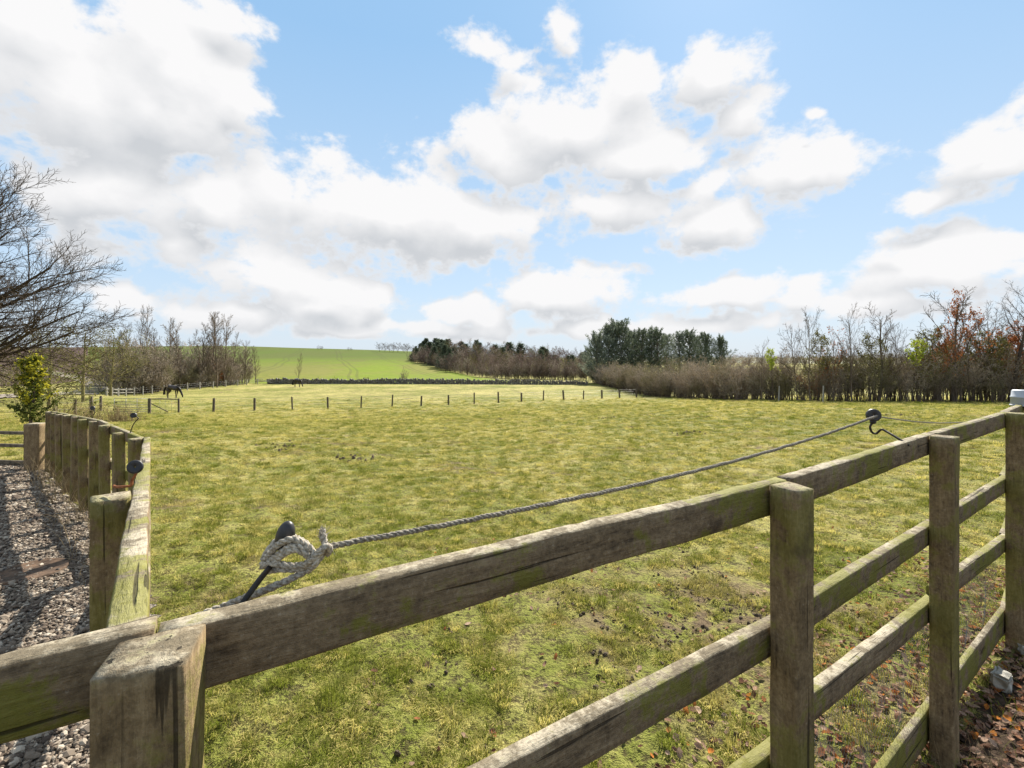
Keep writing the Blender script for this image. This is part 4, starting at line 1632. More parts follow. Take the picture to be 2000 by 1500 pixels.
def bare_variant(seed, H, spread, kids=(9, 6, 6), ang=40, r=.11, fork=.12, rmin=.008, up=.03, levels=4, klen=.5):
    T = Tree(seed, (6, 4, 3, 3))
    P = [dict(seg=8, kids=kids[0], ang=ang, klen=klen * spread, wig=.05, up=.05, taper=.25, krad=.45, ktaper=.6, **{'from': fork}),
         dict(seg=5, kids=kids[1], ang=36, klen=.52, wig=.10, up=up, taper=.35, krad=.6, **{'from': .15}),
         dict(seg=4, kids=kids[2], ang=38, klen=.55, wig=.13, up=up, taper=.4, krad=.65, **{'from': .1}),
         dict(seg=3, wig=.2, up=up, taper=.5, rmin=rmin)][:levels]
    P[-1]['rmin'] = rmin
    T.branch(Vector((0, 0, -.2)), Vector((T.r.gauss(0, .04), T.r.gauss(0, .04), 1)), H, r, 0, P)
    return T


def place(base, name, label, cat, group, loc, rz=0, s=1, sz=None):
    """copy a thing (an Empty with child meshes) to a new spot"""
    o = base.copy()
    o.name = name
    COL.objects.link(o)
    o.location = loc
    o.rotation_euler = (0, 0, rz)
    o.scale = (s, s, sz or s)
    for ch in list(base['_kids']):
        c = bpy.data.objects.new(ch[0], bpy.data.meshes[ch[1]])
        COL.objects.link(c)
        c.parent = o
        if len(ch) > 2 and ch[2]:
            c.material_slots[0].link = 'OBJECT'
            c.material_slots[0].material = bpy.data.materials[ch[2]]
    return o


class Kind:
    """shared meshes of one kind of plant; .put() makes one individual with its parts"""
    def __init__(s, parts):     # list of (part name, mesh, material)
        s.parts = parts
        for n, me, mt in parts:
            if not me.materials: me.materials.append(mt)
    def put(s, name, label, cat, loc, rz=0, sc=1, sz=None, group=None, mats=None):
        root = empty(name, loc, rz)
        root.scale = (sc, sc, sz or sc)
        tag(root, label, cat, group)
        for n, me, mt in s.parts:
            if mats and mats.get(n) is None and n in mats: continue
            o = link(n, me, None, root)
            if n in ('stems', 'twigs', 'leaves'): o['kind'] = 'stuff'
            if mats and n in mats:
                o.material_slots[0].link = 'OBJECT'
                o.material_slots[0].material = mats[n]
        return root


def bare_kind(seed, H, spread, mat, leaf=None, nleaf=0, lsize=.07, lz=(0, 99), **k):
    T = bare_variant(seed, H, spread, **k)
    parts = [('trunk', T.mesh('trunk', [0]), mat), ('crown', T.mesh('crown', [1, 2, 3]), mat)]
    if leaf is not None:
        pts = np.array([p for p, l in T.tips if l >= 2 and lz[0] < p[2] < lz[1]])
        rng = np.random.default_rng(seed)
        if len(pts):
            pts = pts[rng.integers(0, len(pts), nleaf)] + rng.normal(0, .12, (nleaf, 3))
            V, Fq = cards(pts, lsize, rng)
            parts.append(('leaves', mesh_np('leaves', V, [Fq]), leaf))
    return Kind(parts)


tall = [bare_kind(100 + i, 9 + i % 3, .85, M['bark'], kids=(20, 8, 6), ang=34, r=.13, rmin=.017, up=.05, klen=.42) for i in range(5)]
scrub = []
for i in range(4):     # multi stemmed thicket shrub
    b0, b1 = Bag(), Bag()
    rg = random.Random(200 + i)
    for s_ in range(7):
        T = bare_variant(300 + i * 10 + s_, 4.2 * rg.uniform(.6, 1.1), .9, kids=(12, 6, 5), ang=38, r=.045, rmin=.013)
        off = Vector((rg.gauss(0, .8), rg.gauss(0, .8), 0))
        for lv, bg in ((0, b0), (1, b1), (2, b1), (3, b1)):
            if lv in T.lv:
                V, Fq = tubes(T.lv[lv], 4 if lv == 0 else 3)
                V = V + np.array([off.x, off.y, 0]); V[:, 0] += V[:, 2] * (off.x * .12); V[:, 1] += V[:, 2] * (off.y * .12)
                bg.add(V, Fq)
    rng = np.random.default_rng(i)
    scrub.append(Kind([('stems', b0.mesh('stems'), M['bark']), ('twigs', b1.mesh('twigs'), M['twig_hedge'])]))

# --- copse beyond the white fence on the left
rg = random.Random(42)
ORD = ['first', 'second', 'third', 'fourth', 'fifth', 'sixth', 'seventh', 'eighth', 'ninth', 'tenth', 'eleventh', 'twelfth', 'thirteenth', 'fourteenth', 'fifteenth', 'sixteenth', 'seventeenth', 'eighteenth', 'nineteenth', 'twentieth']
cop = [(232, 655, 82), (252, 640, 88), (272, 605, 84), (284, 612, 86), (306, 650, 80), (330, 632, 92), (352, 640, 84), (372, 650, 96), (392, 640, 88), (412, 618, 92), (424, 622, 90), (438, 625, 94), (455, 655, 100), (478, 672, 102), (500, 680, 104), (215, 660, 76)]
names_c = {272: 'tall narrow leafless tree with upright twiggy top above the left copse', 284: 'tall thin leafless tree just right of the narrow one in the left copse', 330: 'bare tree with a loose open top in the middle of the left copse',
           412: 'tall open topped bare tree near the right end of the left copse', 424: 'middle one of the three tall open topped bare trees in the left copse', 438: 'rightmost of the three tall open topped bare trees in the left copse'}
for i, (px, top, Y) in enumerate(cop):
    X = (px - 1000) / F * Y
    g = gh(X, Y)
    H = EYE + (HOR - top) / F * Y - g
    kd = tall[i % 5]
    k = H / (9 + (i % 5) % 3) * 1.0
    sxy = k * (.55 if px in (272, 284) else .8)
    kd.put('bare_tree', names_c.get(px, 'lower grey brown leafless tree standing in the copse behind the white fence'), 'tree', (X, Y, g), rg.uniform(0, 6.28), sxy, k,
           group=None if px in names_c else 'lower bare trees of the left copse')
n_s = 0
for i in range(84):
    px = 205 + 315 * (i + rg.random()) / 84
    Y = rg.uniform(72, 100) if px < 420 else rg.uniform(88, 108)
    X = (px - 1000) / F * Y
    if X > -59: X = -59 - rg.random() * 3
    g = gh(X, Y)
    H = rg.uniform(4.6, 8.6) * (1 if px < 470 else .72)
    red = px in range(400, 470) and i % 3 == 0 or px > 505
    scrub[i % 4].put('thicket_shrub', 'grey brown leafless thicket shrub at the foot of the left copse' if not red else 'russet twigged thicket shrub at the foot of the left copse', 'shrub', (X, Y, g), rg.uniform(0, 6.28), H / 4.6,
                     group='russet thicket shrubs' if red else 'thicket shrubs of the left copse', mats={'twigs': M['leaf_rust']} if red else None)
# scrub further left behind the big tree
for i in range(16):
    Y = rg.uniform(62, 80)
    px = rg.uniform(-40, 215)
    if 100 < px < 200 and Y > 66: continue
    X = (px - 1000) / F * Y - 6
    scrub[i % 4].put('thicket_shrub', 'dark tangled shrub beyond the track behind the large bare tree', 'shrub', (X, Y, gh(X, Y)), rg.uniform(0, 6.28), rg.uniform(.6, 1.0), group='shrubs beyond the track')

# --- olive twiggy trees by the track
ol = [bare_kind(500 + i, 5.4, 1.25, M['bark_olive'], leaf=M['leaf_olive'], nleaf=1500, lsize=.07, kids=(14, 8, 6), ang=60, r=.13, fork=.15, rmin=.008, up=.0, klen=.62) for i in range(2)]
for px, row, top, Y, k, lb in ((163, 775, 655, 44, 0, 'olive green twiggy tree leaning over the stony track beyond the golden conifer'), (95, 775, 668, 38, 1, 'spreading olive twigged tree behind the golden conifer'),
                               (215, 768, 668, 60, 1, 'small olive brown twiggy tree at the left end of the copse'), (30, 775, 660, 46, 0, 'olive twigged tree under the limbs of the large bare tree at the left edge')):
    X = (px - 1000) / F * Y
    g = gh(X, Y)
    H = EYE + (HOR - top) / F * Y - g
    ol[k].put('twiggy_tree', lb, 'tree', (X, Y, g), px * .1, H / 5.0)


# --- conifers
def conifer_kind(seed, H, R, bare=.12, mat=None, style='pine', n=2600, csize=.22):
    rg = random.Random(seed); rng = np.random.default_rng(seed)
    T = Tree(seed)
    segs = []
    p = Vector((0, 0, -.3)); pts = [p.copy()]
    for i in range(10):
        p = p + Vector((rg.gauss(0, .05), rg.gauss(0, .05), (H * .97 + .3) / 10)); pts.append(p.copy())
    rr = lambda t: .17 * (1 - t) ** .8 * H / 12 + .015
    for i in range(10): segs.append((*pts[i], *pts[i + 1], rr(i / 10), rr((i + 1) / 10)))
    P_, bs, D_ = [], [], []
    nb = int(H * 7)
    for i in range(nb):
        t = bare + (1 - bare) * (i + rg.random()) / nb
        z = H * t
        k = min(9, int(t * 10)); f = t * 10 - k
        base = pts[k].lerp(pts[k + 1], f)
        prof = ((math.sin(math.pi * min(1, (t - bare) / (1 - bare) * .58 + .34)) ** .8) * rg.choice((.75, 1, 1.15)) if style == 'pine' else (1 - (t - bare) / (1 - bare)) ** .8)
        L = R * prof * rg.uniform(.55, 1.15) + .3
        az = i * 2.4 + rg.uniform(-.4, .4)
        el = (.18 + .75 * t) if style == 'pine' else (-.1 + .55 * t)
        d = Vector((math.cos(az) * math.cos(el), math.sin(az) * math.cos(el), math.sin(el)))
        q = base.copy()
        for s in range(4):
            e = q + d * L / 4
            bs.append((*q, *e, .035 * (1 - s / 4) + .008, .035 * (1 - (s + 1) / 4) + .006))
            m_ = int(n / nb / 4 * (0.5 + s * .45))
            for _ in range(m_):
                f = rg.random()
                w = L * .07 * (1.1 - s * .15) + .07
                P_.append(tuple(q.lerp(e, f) + Vector((rg.gauss(0, w), rg.gauss(0, w), rg.gauss(0, w * .55))))); D_.append(tuple(d))
            q = e
            d = (d + Vector((0, 0, .16 if style == 'pine' else .06))).normalized()
        for _ in range(3): P_.append(tuple(q + d * rg.uniform(0, .25))); D_.append(tuple(d))
    Vt, Ft = tubes(segs, 6)
    Vb, Fb = tubes(bs, 3)
    bag = Bag(); bag.add(Vt, Ft); bag.add(Vb, Fb)
    V, Fq = cards_dir(np.array(P_), np.array(D_), csize, rng)
    return Kind([('trunk', bag.mesh('trunk'), M['bark']), ('crown', mesh_np('crown', V, [Fq]), mat or M['needle'])])


pine = [conifer_kind(700 + i, 12, 5.2 + i * .4, .08, M['needle'], 'pine', 8000, .13) for i in range(3)]
thin = [conifer_kind(720 + i, 12, 3.1, .22, M['needle'], 'pine', 2600, .13) for i in range(3)]
spruce = [conifer_kind(740 + i, 12, 3.4, .05, M['needle_dark'], 'spruce', 3200, .20) for i in range(3)]
CN = [(1166, 650, 112, 'p', 0, 'leftmost blue green conifer with feathery upswept branches beside the hedge end'),
      (1188, 633, 116, 'p', 1, 'broad blue green conifer second from the left of the conifer group'),
      (1214, 629, 115, 'p', 2, 'tallest broad blue green conifer in the group beyond the hedge'),
      (1236, 645, 120, 'p', 0, 'blue green conifer on the right shoulder of the broad conifer clump'),
      (1254, 637, 114, 't', 0, 'slim conifer with a thin pointed top right of the broad conifer clump'),
      (1272, 636, 118, 't', 1, 'slim open conifer left of the middle of the conifer row'),
      (1285, 638, 114, 't', 2, 'slim conifer in the middle of the conifer row'),
      (1302, 648, 120, 't', 0, 'short slim conifer right of the middle of the conifer row'),
      (1328, 643, 114, 't', 1, 'open crowned conifer with sky showing round it in the conifer row'),
      (1346, 641, 112, 't', 2, 'fourth conifer from the right end of the conifer row'),
      (1362, 652, 118, 't', 0, 'third conifer from the right end of the conifer row'),
      (1380, 650, 110, 'p', 1, 'dark bushy conifer second from the right end of the row'),
      (1408, 657, 110, 'p', 0, 'rightmost dark conifer leaning out over the hedge')]
for px, top, Y, kd, v, lb in CN:
    X = (px - 1000) / F * Y
    g = gh(X, Y)
    H = EYE + (HOR - top) / F * Y - g
    k = H / 13.2
    (pine if kd == 'p' else thin)[v].put('conifer_tree', lb, 'tree', (X, Y, g), px * .37, k * (.75 if px in (1380, 1408) else (1.0 if kd == 'p' else 1.25)), k, mats={'crown': M['needle_dark']} if px > 1370 or px in (1254, 1285, 1346, 1214) else None)

# --- the wood in the middle distance
round_bare = [bare_kind(800 + i, 7.5, 1.2, M['twig_purple'], kids=(16, 8, 6), ang=48, r=.12, fork=.12, rmin=.022, up=.03, klen=.55) for i in range(4)]


def wood_edge(px):      # row of the wood's front edge on the hillside, and its distance
    xs = [800, 830, 880, 940, 1000, 1070, 1145]
    Ys = [262, 235, 180, 142, 132, 128, 126]
    return float(np.interp(px, xs, Ys))


rg = random.Random(91)
cnt = 0
for layer in range(4):
    nj = 30 if layer < 2 else 46
    for j in range(nj):
        px = 806 + 345 * (j + rg.uniform(.1, .9)) / nj
        Y = wood_edge(px) + 5 + layer * 13 + rg.uniform(0, 10) + (20 if px > 900 else 0)
        X = (px - 1000) / F * Y
        g = gh(X, Y)
        con = rg.random() < (.75 if px < 885 else (.03, .08, .25, .50)[layer])
        topr = np.interp(px, [800, 830, 870, 930, 1000, 1060, 1110, 1145], [682, 662, 661, 662, 666, 671, 680, 680]) + (3 - layer) * (9 if px > 880 else 3) + rg.uniform(-3, 9)
        H = max(3.5, EYE + (HOR - topr) / F * Y - g)
        if con:
            k = H / 12.3
            spruce[cnt % 3].put('conifer_tree', 'dark conifer standing in the distant wood', 'tree', (X, Y, g), rg.uniform(0, 6.28), k * rg.uniform(1.0, 1.6), k, group='dark conifers of the distant wood')
        else:
            k = H / 9.0
            round_bare[cnt % 4].put('bare_tree', 'purple brown leafless tree with a rounded crown in the distant wood', 'tree', (X, Y, g), rg.uniform(0, 6.28), k * 1.15, k, group='leafless trees of the distant wood',
                                     mats={'crown': M[('twig_purple', 'bark', 'twig_hedge', 'twig_purple', 'bark_olive')[rg.randrange(5)]]})
        cnt += 1
# lower scrub along the front of the wood
for j in range(76):
    px = 800 + 350 * (j + rg.random()) / 76
    Y = wood_edge(px) + rg.uniform(0, 5) + (4 if px > 900 else 0)
    X = (px - 1000) / F * Y
    scrub[j % 4].put('edge_shrub', 'purple brown shrub along the front edge of the distant wood', 'shrub', (X, Y, gh(X, Y)), rg.uniform(0, 6.28), rg.uniform(.8, 1.3) * (1.3 if px < 900 else 1.0), group='shrubs along the front of the distant wood',
                     mats={'twigs': M[('twig_purple', 'bark', 'twig_hedge')[j % 3]], 'stems': M['bark']})
Y = 120; X = (968 - 1000) / F * Y
round_bare[1].put('bare_tree', 'round crowned leafless tree standing alone in front of the distant wood by the wall', 'tree', (X, Y, gh(X, Y)), 1.0, .95, .86)
# single trees by the wall
Y = 108; X = (583 - 1000) / F * Y
tall[2].put('bare_tree', 'slender young bare tree behind the farther horse', 'tree', (X, Y, gh(X, Y)), .4, .42, .60)
Y = 106.5
for dx_, lb in ((781, 'left half of the small dark bush behind the stone wall'), (793, 'right half of the small dark bush behind the stone wall')):
    pass
X = (787 - 1000) / F * Y
scrub[1].put('dark_bush', 'small dark upright bush rising behind the stone wall below the green hill', 'bush', (X, Y, gh(X, Y)), 2.0, .55, .82)
# tiny trees on the crest
for px, top, Y, lb, v in ((622, 675, 348, 'leftmost tiny bare tree on the crest of the green hill', 0), (629, 676, 348, 'tiny bare tree beside the leftmost one on the green hill crest', 1), (680, 678, 349, 'second of the small trees along the green hill crest from the left', 2), (686, 679, 349, 'tiny bare tree close right of the second crest tree', 3),
                       (741, 669, 350, 'leftmost tree of the open row on the crest left of the wood', 0), (752, 670, 350, 'second tree of the open row on the crest left of the wood', 1), (761, 671, 351, 'third tree of the open row on the crest left of the wood', 4), (769, 669, 350, 'fourth tree of the open row on the crest left of the wood', 2),
                       (777, 669, 350, 'fifth tree of the open row on the crest left of the wood', 3), (789, 672, 350, 'sixth tree of the open row on the crest left of the wood', 0), (796, 671, 350, 'seventh tree of the open row on the crest left of the wood', 1), (804, 674, 350, 'rightmost tree of the open row on the crest beside the wood', 2)):
    X = (px - 1000) / F * Y
    g = gh(X, Y)
    H = EYE + (HOR - top) / F * Y - g
    round_bare[v % 4].put('bare_tree', lb, 'tree', (X, Y, g), px * .3, H / 8.5 * 1.5, H / 8.5, mats={'crown': M['bark'], 'trunk': M['bark']})

# --- long hedge on the right
def hedge_shrub(seed, H, R, n_stem=26, dense=1.0, leafm=None, nleaf=900, bare=0.0):
    rg = random.Random(seed); rng = np.random.default_rng(seed)
    segs = {0: [], 1: []}
    tips = []
    for i in range(n_stem):
        az = rg.uniform(0, 6.28); tl = rg.uniform(.05, .75)
        p = Vector((rg.gauss(0, R * .18), rg.gauss(0, R * .18), -.05))
        d = Vector((math.cos(az) * tl * (.3 if bare else .8), math.sin(az) * tl * (.3 if bare else .8), 1)).normalized()
        L = H * rg.uniform(.7, 1.12)
        r = rg.uniform(.018, .04)
        m = 7
        for s in range(m):
            q = p + d * L / m
            segs[0].append((*p, *q, r, r * .8)); r *= .8
            if p.z > bare:
                for _ in range(int(5 * dense)):
                    f = rg.random()
                    b = p.lerp(q, f)
                    dd = (d + Vector((rg.gauss(0, .8), rg.gauss(0, .8), rg.gauss(.1, .5)))).normalized()
                    l2 = rg.uniform(.35, .85) * H * .22
                    e = b
                    rr = .0085
                    for u in range(3):
                        e2 = e + dd * l2 / 3
                        segs[1].append((*e, *e2, rr, rr * .7)); rr *= .75
                        for _ in range(2):
                            d3 = (dd + Vector((rg.gauss(0, .8), rg.gauss(0, .8), rg.gauss(0, .6)))).normalized()
                            e3 = e2 + d3 * l2 * rg.uniform(.2, .45)
                            segs[1].append((*e2, *e3, .0065, .003))
                            tips.append(tuple(e3))
                        e = e2
                        dd = (dd + Vector((rg.gauss(0, .25), rg.gauss(0, .25), rg.gauss(-.05, .25)))).normalized()
            p = q
            out = Vector((p.x, p.y, 0))
            d = (d + out.normalized() * .08 * (p.z / H) + Vector((rg.gauss(0, .16), rg.gauss(0, .16), .02))).normalized() if out.length > 0 else d
    b0 = Bag(); V, Fq = tubes(segs[0], 4); b0.add(V, Fq)
    V, Fq = tubes(segs[1], 3); 
    b1 = Bag(); b1.add(V, Fq)
    tips = np.array(tips)
    pts = tips[rng.integers(0, len(tips), nleaf)] + rng.normal(0, .06, (nleaf, 3))
    V, Fq = cards(pts, .055, rng, 1.3)
    return [('stems', b0.mesh('stems')), ('twigs', b1.mesh('twigs')), ('leaves', mesh_np('leaves', V, [Fq]))]


HS = [hedge_shrub(900 + i, 3.4, 1.6, 24, .9, nleaf=1500) for i in range(4)]
HB = [hedge_shrub(950 + i, 3.6, 1.3, 15, .6, nleaf=750, bare=.85) for i in range(3)]
for nm, sets in (('a', HS), ('b', HB)):
    for st in sets:
        print('hedge', [tri_count(m) for _, m in st])
hedge = tag(empty('field_hedge', (20, 60, gh(20, 60))), 'long untrimmed grey brown hawthorn hedge running along the right side of the paddock', 'hedge')
bush2 = tag(empty('field_hedge', (30, 35, gh(30, 35))), 'gappy taller hedge with bare stems at its foot across the right end of the paddock', 'hedge')
for m_ in (hedge, bush2): pass
for st in HS + HB:
    st[0][1].materials.append(M['bark']); st[1][1].materials.append(M['twig_hedge']); st[2][1].materials.append(M['leaf_brown'])


def hedge_part(root, st, loc, rz, s, sz, leafmat=None, twigmat=None):
    b = None
    for nm, me in st:
        if nm == 'leaves' and leafmat == 'none': continue
        o = bpy.data.objects.new({'stems': 'hedge_shrub', 'twigs': 'twigs', 'leaves': 'leaves'}[nm], me)
        COL.objects.link(o)
        if nm == 'stems':
            b = o
            o.parent = root
            o.location = Vector(loc) - Vector(root.location)
            o.rotation_euler = (0, 0, rz); o.scale = (s, s, sz)
        else:
            o.parent = b
        mt = leafmat if nm == 'leaves' else (twigmat if nm == 'twigs' else None)
        if mt:
            o.material_slots[0].link = 'OBJECT'; o.material_slots[0].material = mt
    return b


hl = [(20, 112), (20, 96), (20, 80), (20, 66), (20.2, 57), (20.6, 48), (21.3, 41)]
hl2 = [(21.3, 41), (23.5, 37.6), (27, 36), (31, 35), (36, 34.3), (42, 33.5)]


def along(pl, step):
    out = []
    carry = 0
    for (a, b), (c, d) in zip(pl[:-1], pl[1:]):
        L = math.hypot(c - a, d - b)
        s = carry
        while s < L:
            out.append((a + (c - a) * s / L, b + (d - b) * s / L)); s += step
        carry = s - L
    return out


rg = random.Random(17)
for i, (x, y) in enumerate(along(hl, 1.75)):
    for off in (0.0, 1.7):
        X = x + off + rg.gauss(0, .25); Yy = y + rg.gauss(0, .3)
        s = rg.uniform(.72, 1.25) if y < 60 else rg.uniform(.8, 1.35)
        s *= 1 + .34 * mnoise.noise(Vector((X * .3, Yy * .33, 0)))
        lm = M['leaf_olive'] if rg.random() < .3 else None
        hedge_part(hedge, HS[rg.randrange(4)], (X, Yy, gh(X, Yy)), rg.uniform(0, 6.28), s, s * rg.uniform(.88, 1.12), lm)
for i, (x, y) in enumerate(along(hl2, 1.15)):
    for off in (0.0, 1.3):
        X = x + rg.gauss(0, .2); Yy = y + off + rg.gauss(0, .2)
        s = rg.uniform(.6, 1.0) * (1 + .3 * mnoise.noise(Vector((X * .45, 3, 0))))
        px = 1000 + X / Yy * F
        lm = M['leaf_olive'] if rg.random() < .7 else (M['leaf_rust'] if 1560 < px < 1610 else None)
        st = (HS if px < 1640 and off == 0 else HB)[rg.randrange(3)]
        hedge_part(bush2, st, (X, Yy, gh(X, Yy)), rg.uniform(0, 6.28), s, s * rg.uniform(.85, 1.1), lm)

# trees rising out of the hedge
hk = [bare_kind(1000 + i, 6.5, 1.2, M['bark'], kids=(16, 7, 5), ang=42, r=.10, fork=.22, rmin=.011, up=.05, klen=.5) for i in range(4)]
rusty = bare_kind(1010, 6.5, .9, M['bark'], leaf=M['leaf_rust'], nleaf=1500, lsize=.10, kids=(14, 6, 4), ang=48, r=.08, fork=.25, rmin=.008, lz=(2.6, 9))
sparse_rust = bare_kind(1011, 6.0, .9, M['bark'], leaf=M['leaf_rust'], nleaf=260, lsize=.09, kids=(12, 5, 4), ang=45, r=.08, fork=.25, rmin=.008)
lime = bare_kind(1012, 4.6, .8, M['bark'], leaf=M['leaf_lime'], nleaf=750, lsize=.10, kids=(12, 6, 4), ang=50, r=.07, fork=.5, rmin=.008, lz=(2.9, 9))
olive = bare_kind(1013, 5.0, 1.0, M['bark'], leaf=M['leaf_olive'], nleaf=1800, lsize=.08, kids=(13, 6, 4), ang=50, r=.07, fork=.3, rmin=.008)
HT = [(1487, 672, 40, hk[0], .7, 'thin bare sapling above the left part of the gappy hedge'),
      (1510, 668, 39, lime, .5, 'small yellow green leaved sapling behind the long hedge'),
      (1558, 640, 38, hk[1], .55, 'slim upright bare tree at the left end of the gappy hedge'),
      (1583, 608, 37, hk[2], .5, 'tall slim bare tree with a narrow top left of the rust leaved hedge shrub'),
      (1628, 622, 36.6, sparse_rust, .7, 'slender tree with a few dark reddish leaves in the gappy hedge'),
      (1663, 615, 36, hk[3], .6, 'narrow bare tree beside the broad vase shaped tree'),
      (1716, 608, 36, hk[0], 1.15, 'broad vase shaped bare tree in the middle of the gappy hedge'),
      (1760, 640, 36, hk[1], .6, 'thin bare tree just left of the lime leaved clump'),
      (1782, 648, 35.5, lime, .85, 'small tree with a rounded clump of bright lime green leaves'),
      (1824, 640, 36, olive, .8, 'olive leaved bush tree left of the red leaved tree'),
      (1858, 572, 35.5, hk[2], 1.1, 'tall forked bare tree with wide spreading limbs left of the red leaved tree'),
      (1842, 652, 35, rusty, .55, 'low tree with orange brown leaves below the tall forked tree'),
      (1893, 583, 35.2, rusty, .62, 'tall slim tree with dark red leaves near the right edge'),
      (1915, 650, 36, olive, .9, 'dense olive leaved tree right of the red leaved tree'),
      (1938, 612, 35.5, hk[3], .8, 'bare tree between the red leaved tree and the leaning trunk'),
      (1955, 660, 35, olive, .7, 'low olive leaved tree at the foot of the leaning trunk'),
      (1700, 655, 36.5, olive, .8, 'olive brown bushy tree behind the vase shaped tree'),
      (1600, 650, 37, olive, .7, 'olive bushy tree between the two slim trees at the left of the gappy hedge'),
      (1975, 640, 36, rusty, .8, 'rust leaved tree behind the leaning trunk at the right edge'),
      (1868, 630, 36.5, sparse_rust, .9, 'thinly leaved reddish tree just left of the dark red leaved tree'),
      (1805, 660, 36.5, sparse_rust, .8, 'low tree with scattered reddish leaves right of the lime green clump'),
      (1990, 600, 36.5, hk[0], .8, 'bare tree partly cut off by the right edge of the picture')]
for i, (px, top, Y, kd, wf, lb) in enumerate(HT):
    X = (px - 1000) / F * Y
    g = gh(X, Y)
    H = EYE + (HOR - top) / F * Y - g
    me = kd.parts[0][1]
    Hm = 6.9 if kd not in (lime, olive) else 5.4
    k = H / Hm
    kd.put('hedgerow_tree', lb, 'tree', (X, Y, g), i * 1.3 + .5, k * max(.6, wf), k)
rgs = random.Random(55)
for i in range(26):
    px = 1535 + 460 * ((i + rgs.random()) / 26) ** .75
    Y = 37.2 + rgs.uniform(0, 1.5)
    X = (px - 1000) / F * Y
    H = rgs.uniform(3.2, 5.0) + 1.0 * (px > 1780)
    scrub[i % 4].put('hedgerow_shrub', 'tall loose twiggy shrub standing up out of the gappy hedge', 'shrub', (X, Y, gh(X, Y)), rgs.uniform(0, 6), H / 4.8 * .8, H / 4.6, group='tall twiggy shrubs in the gappy hedge',
                     mats={'twigs': M['leaf_rust'] if i in (2, 17, 23) else M[('bark_olive', 'twig_hedge', 'bark_olive')[i % 3]]})
# leaning tree at the right edge
T = Tree(77, (7, 5, 4, 3))
P = [dict(seg=9, kids=11, ang=46, klen=.52, wig=.05, up=.05, taper=.2, krad=.5, ktaper=.5, **{'from': .42}),
     dict(seg=6, kids=7, ang=36, klen=.5, wig=.08, up=.09, taper=.35, krad=.55, **{'from': .15}),
     dict(seg=4, kids=5, ang=38, klen=.5, wig=.12, up=.06, taper=.4, krad=.6, **{'from': .1}),
     dict(seg=3, wig=.18, up=.05, taper=.5, rmin=.007)]
T.branch(Vector((0, 0, -.2)), Vector((.26, 0, 1)), 8.6, .15, 0, P)
Y = 34; X = (1972 - 1000) / F * Y
rt = tag(empty('leaning_tree', (X, Y, gh(X, Y))), 'tall bare tree with a dark leaning trunk at the right edge of the field', 'tree')
link('trunk', T.mesh('trunk', [0]), M['bark_big'], rt)
link('crown', T.mesh('crown', [1, 2, 3]), M['bark_big'], rt)

# distant hedge lines on the plain to the right
for k, (Y, x0, x1, lb) in enumerate(((150, 60, 260, 'dark distant hedge line on the plain seen through the gappy hedge'), (330, 90, 600, 'far dark tree belt on the plain at the right horizon'))):
    hr = tag(empty('distant_hedge', (x0, Y, gh(x0, Y))), lb, 'hedge')
    x = x0
    j = 0
    while x < x1:
        s = rg.uniform(.7, 1.0) * (1 if k == 0 else 2.4)
        hedge_part(hr, HS[j % 4], (x, Y + rg.uniform(-2, 2), gh(x, Y)), rg.uniform(0, 6), s * 1.6, s * 1.0)
        x += 3.6 * s * 1.15; j += 1

# ------------------------------------------------------------------ far wall
def stone_wall():
    rgx = random.Random(5)
    root = tag(empty('stone_wall', (-54.8, 105, gh(-54.8, 105))), 'long dark dry stone wall along the far side of the paddock', 'wall')
    bag = Bag()
    x = -54.6
    base = np.array([(a, b, c) for a in (0, 1) for b in (0, 1) for c in (0, 1)], float)
    FQ = np.array([(0, 1, 3, 2), (4, 6, 7, 5), (0, 4, 5, 1), (2, 3, 7, 6), (0, 2, 6, 4), (1, 5, 7, 3)])
    R = np.random.default_rng(3)
    while x < 16.5:
        g = gh(x, 105)
        hgt = .86 + .07 * math.sin(x * .21) + .10 * mnoise.noise(Vector((x * .13, 0, 0))) + (-.25 if x > 6 else 0)
        z = -.1
        while z < hgt:
            h = rgx.uniform(.14, .30)
            xx = x + rgx.uniform(-.1, .1)
            w = rgx.uniform(.42, .62)
            b = base.copy()
            dy = rgx.uniform(-.06, .06)
            b[:, 0] = xx + b[:, 0] * w; b[:, 1] = 105 - .3 + dy + b[:, 1] * .6; b[:, 2] = g + z + b[:, 2] * h * .96
            b += R.normal(0, .022, b.shape)
            bag.add(b, FQ); z += h
        if rgx.random() < .75:      # coping stone on edge
            h = rgx.uniform(.1, .28)
            b = base.copy()
            b[:, 0] = x + b[:, 0] * rgx.uniform(.2, .4); b[:, 1] = 105 - .28 + b[:, 1] * .56; b[:, 2] = g + z - .01 + b[:, 2] * h
            b += R.normal(0, .03, b.shape)
            bag.add(b, FQ)
        x += .5
    me = bag.mesh('stones')
    o = link('stones', me, M['stonewall'], root)
    o.matrix_parent_inverse = Matrix.Translation(-Vector(root.location))
    o['kind'] = 'stuff'


stone_wall()
rgw = random.Random(8)
for i, px in enumerate((622, 655, 715, 1010, 1028)):
    Y = 106.4; X = (px - 1000) / F * Y
    scrub[i % 4].put('low_bush', ['low dark bush on the wall right of the farther horse', 'small bush against the wall next to the low dark one', 'low scrubby bush behind the middle of the wall', 'small bush behind the wall below the distant wood', 'green tinged bush behind the right part of the wall'][i], 'bush', (X, Y, gh(X, Y)), i, .33 + .1 * (i > 2), .36 + .14 * (i > 2),
                     mats={'twigs': M['leaf_olive']})


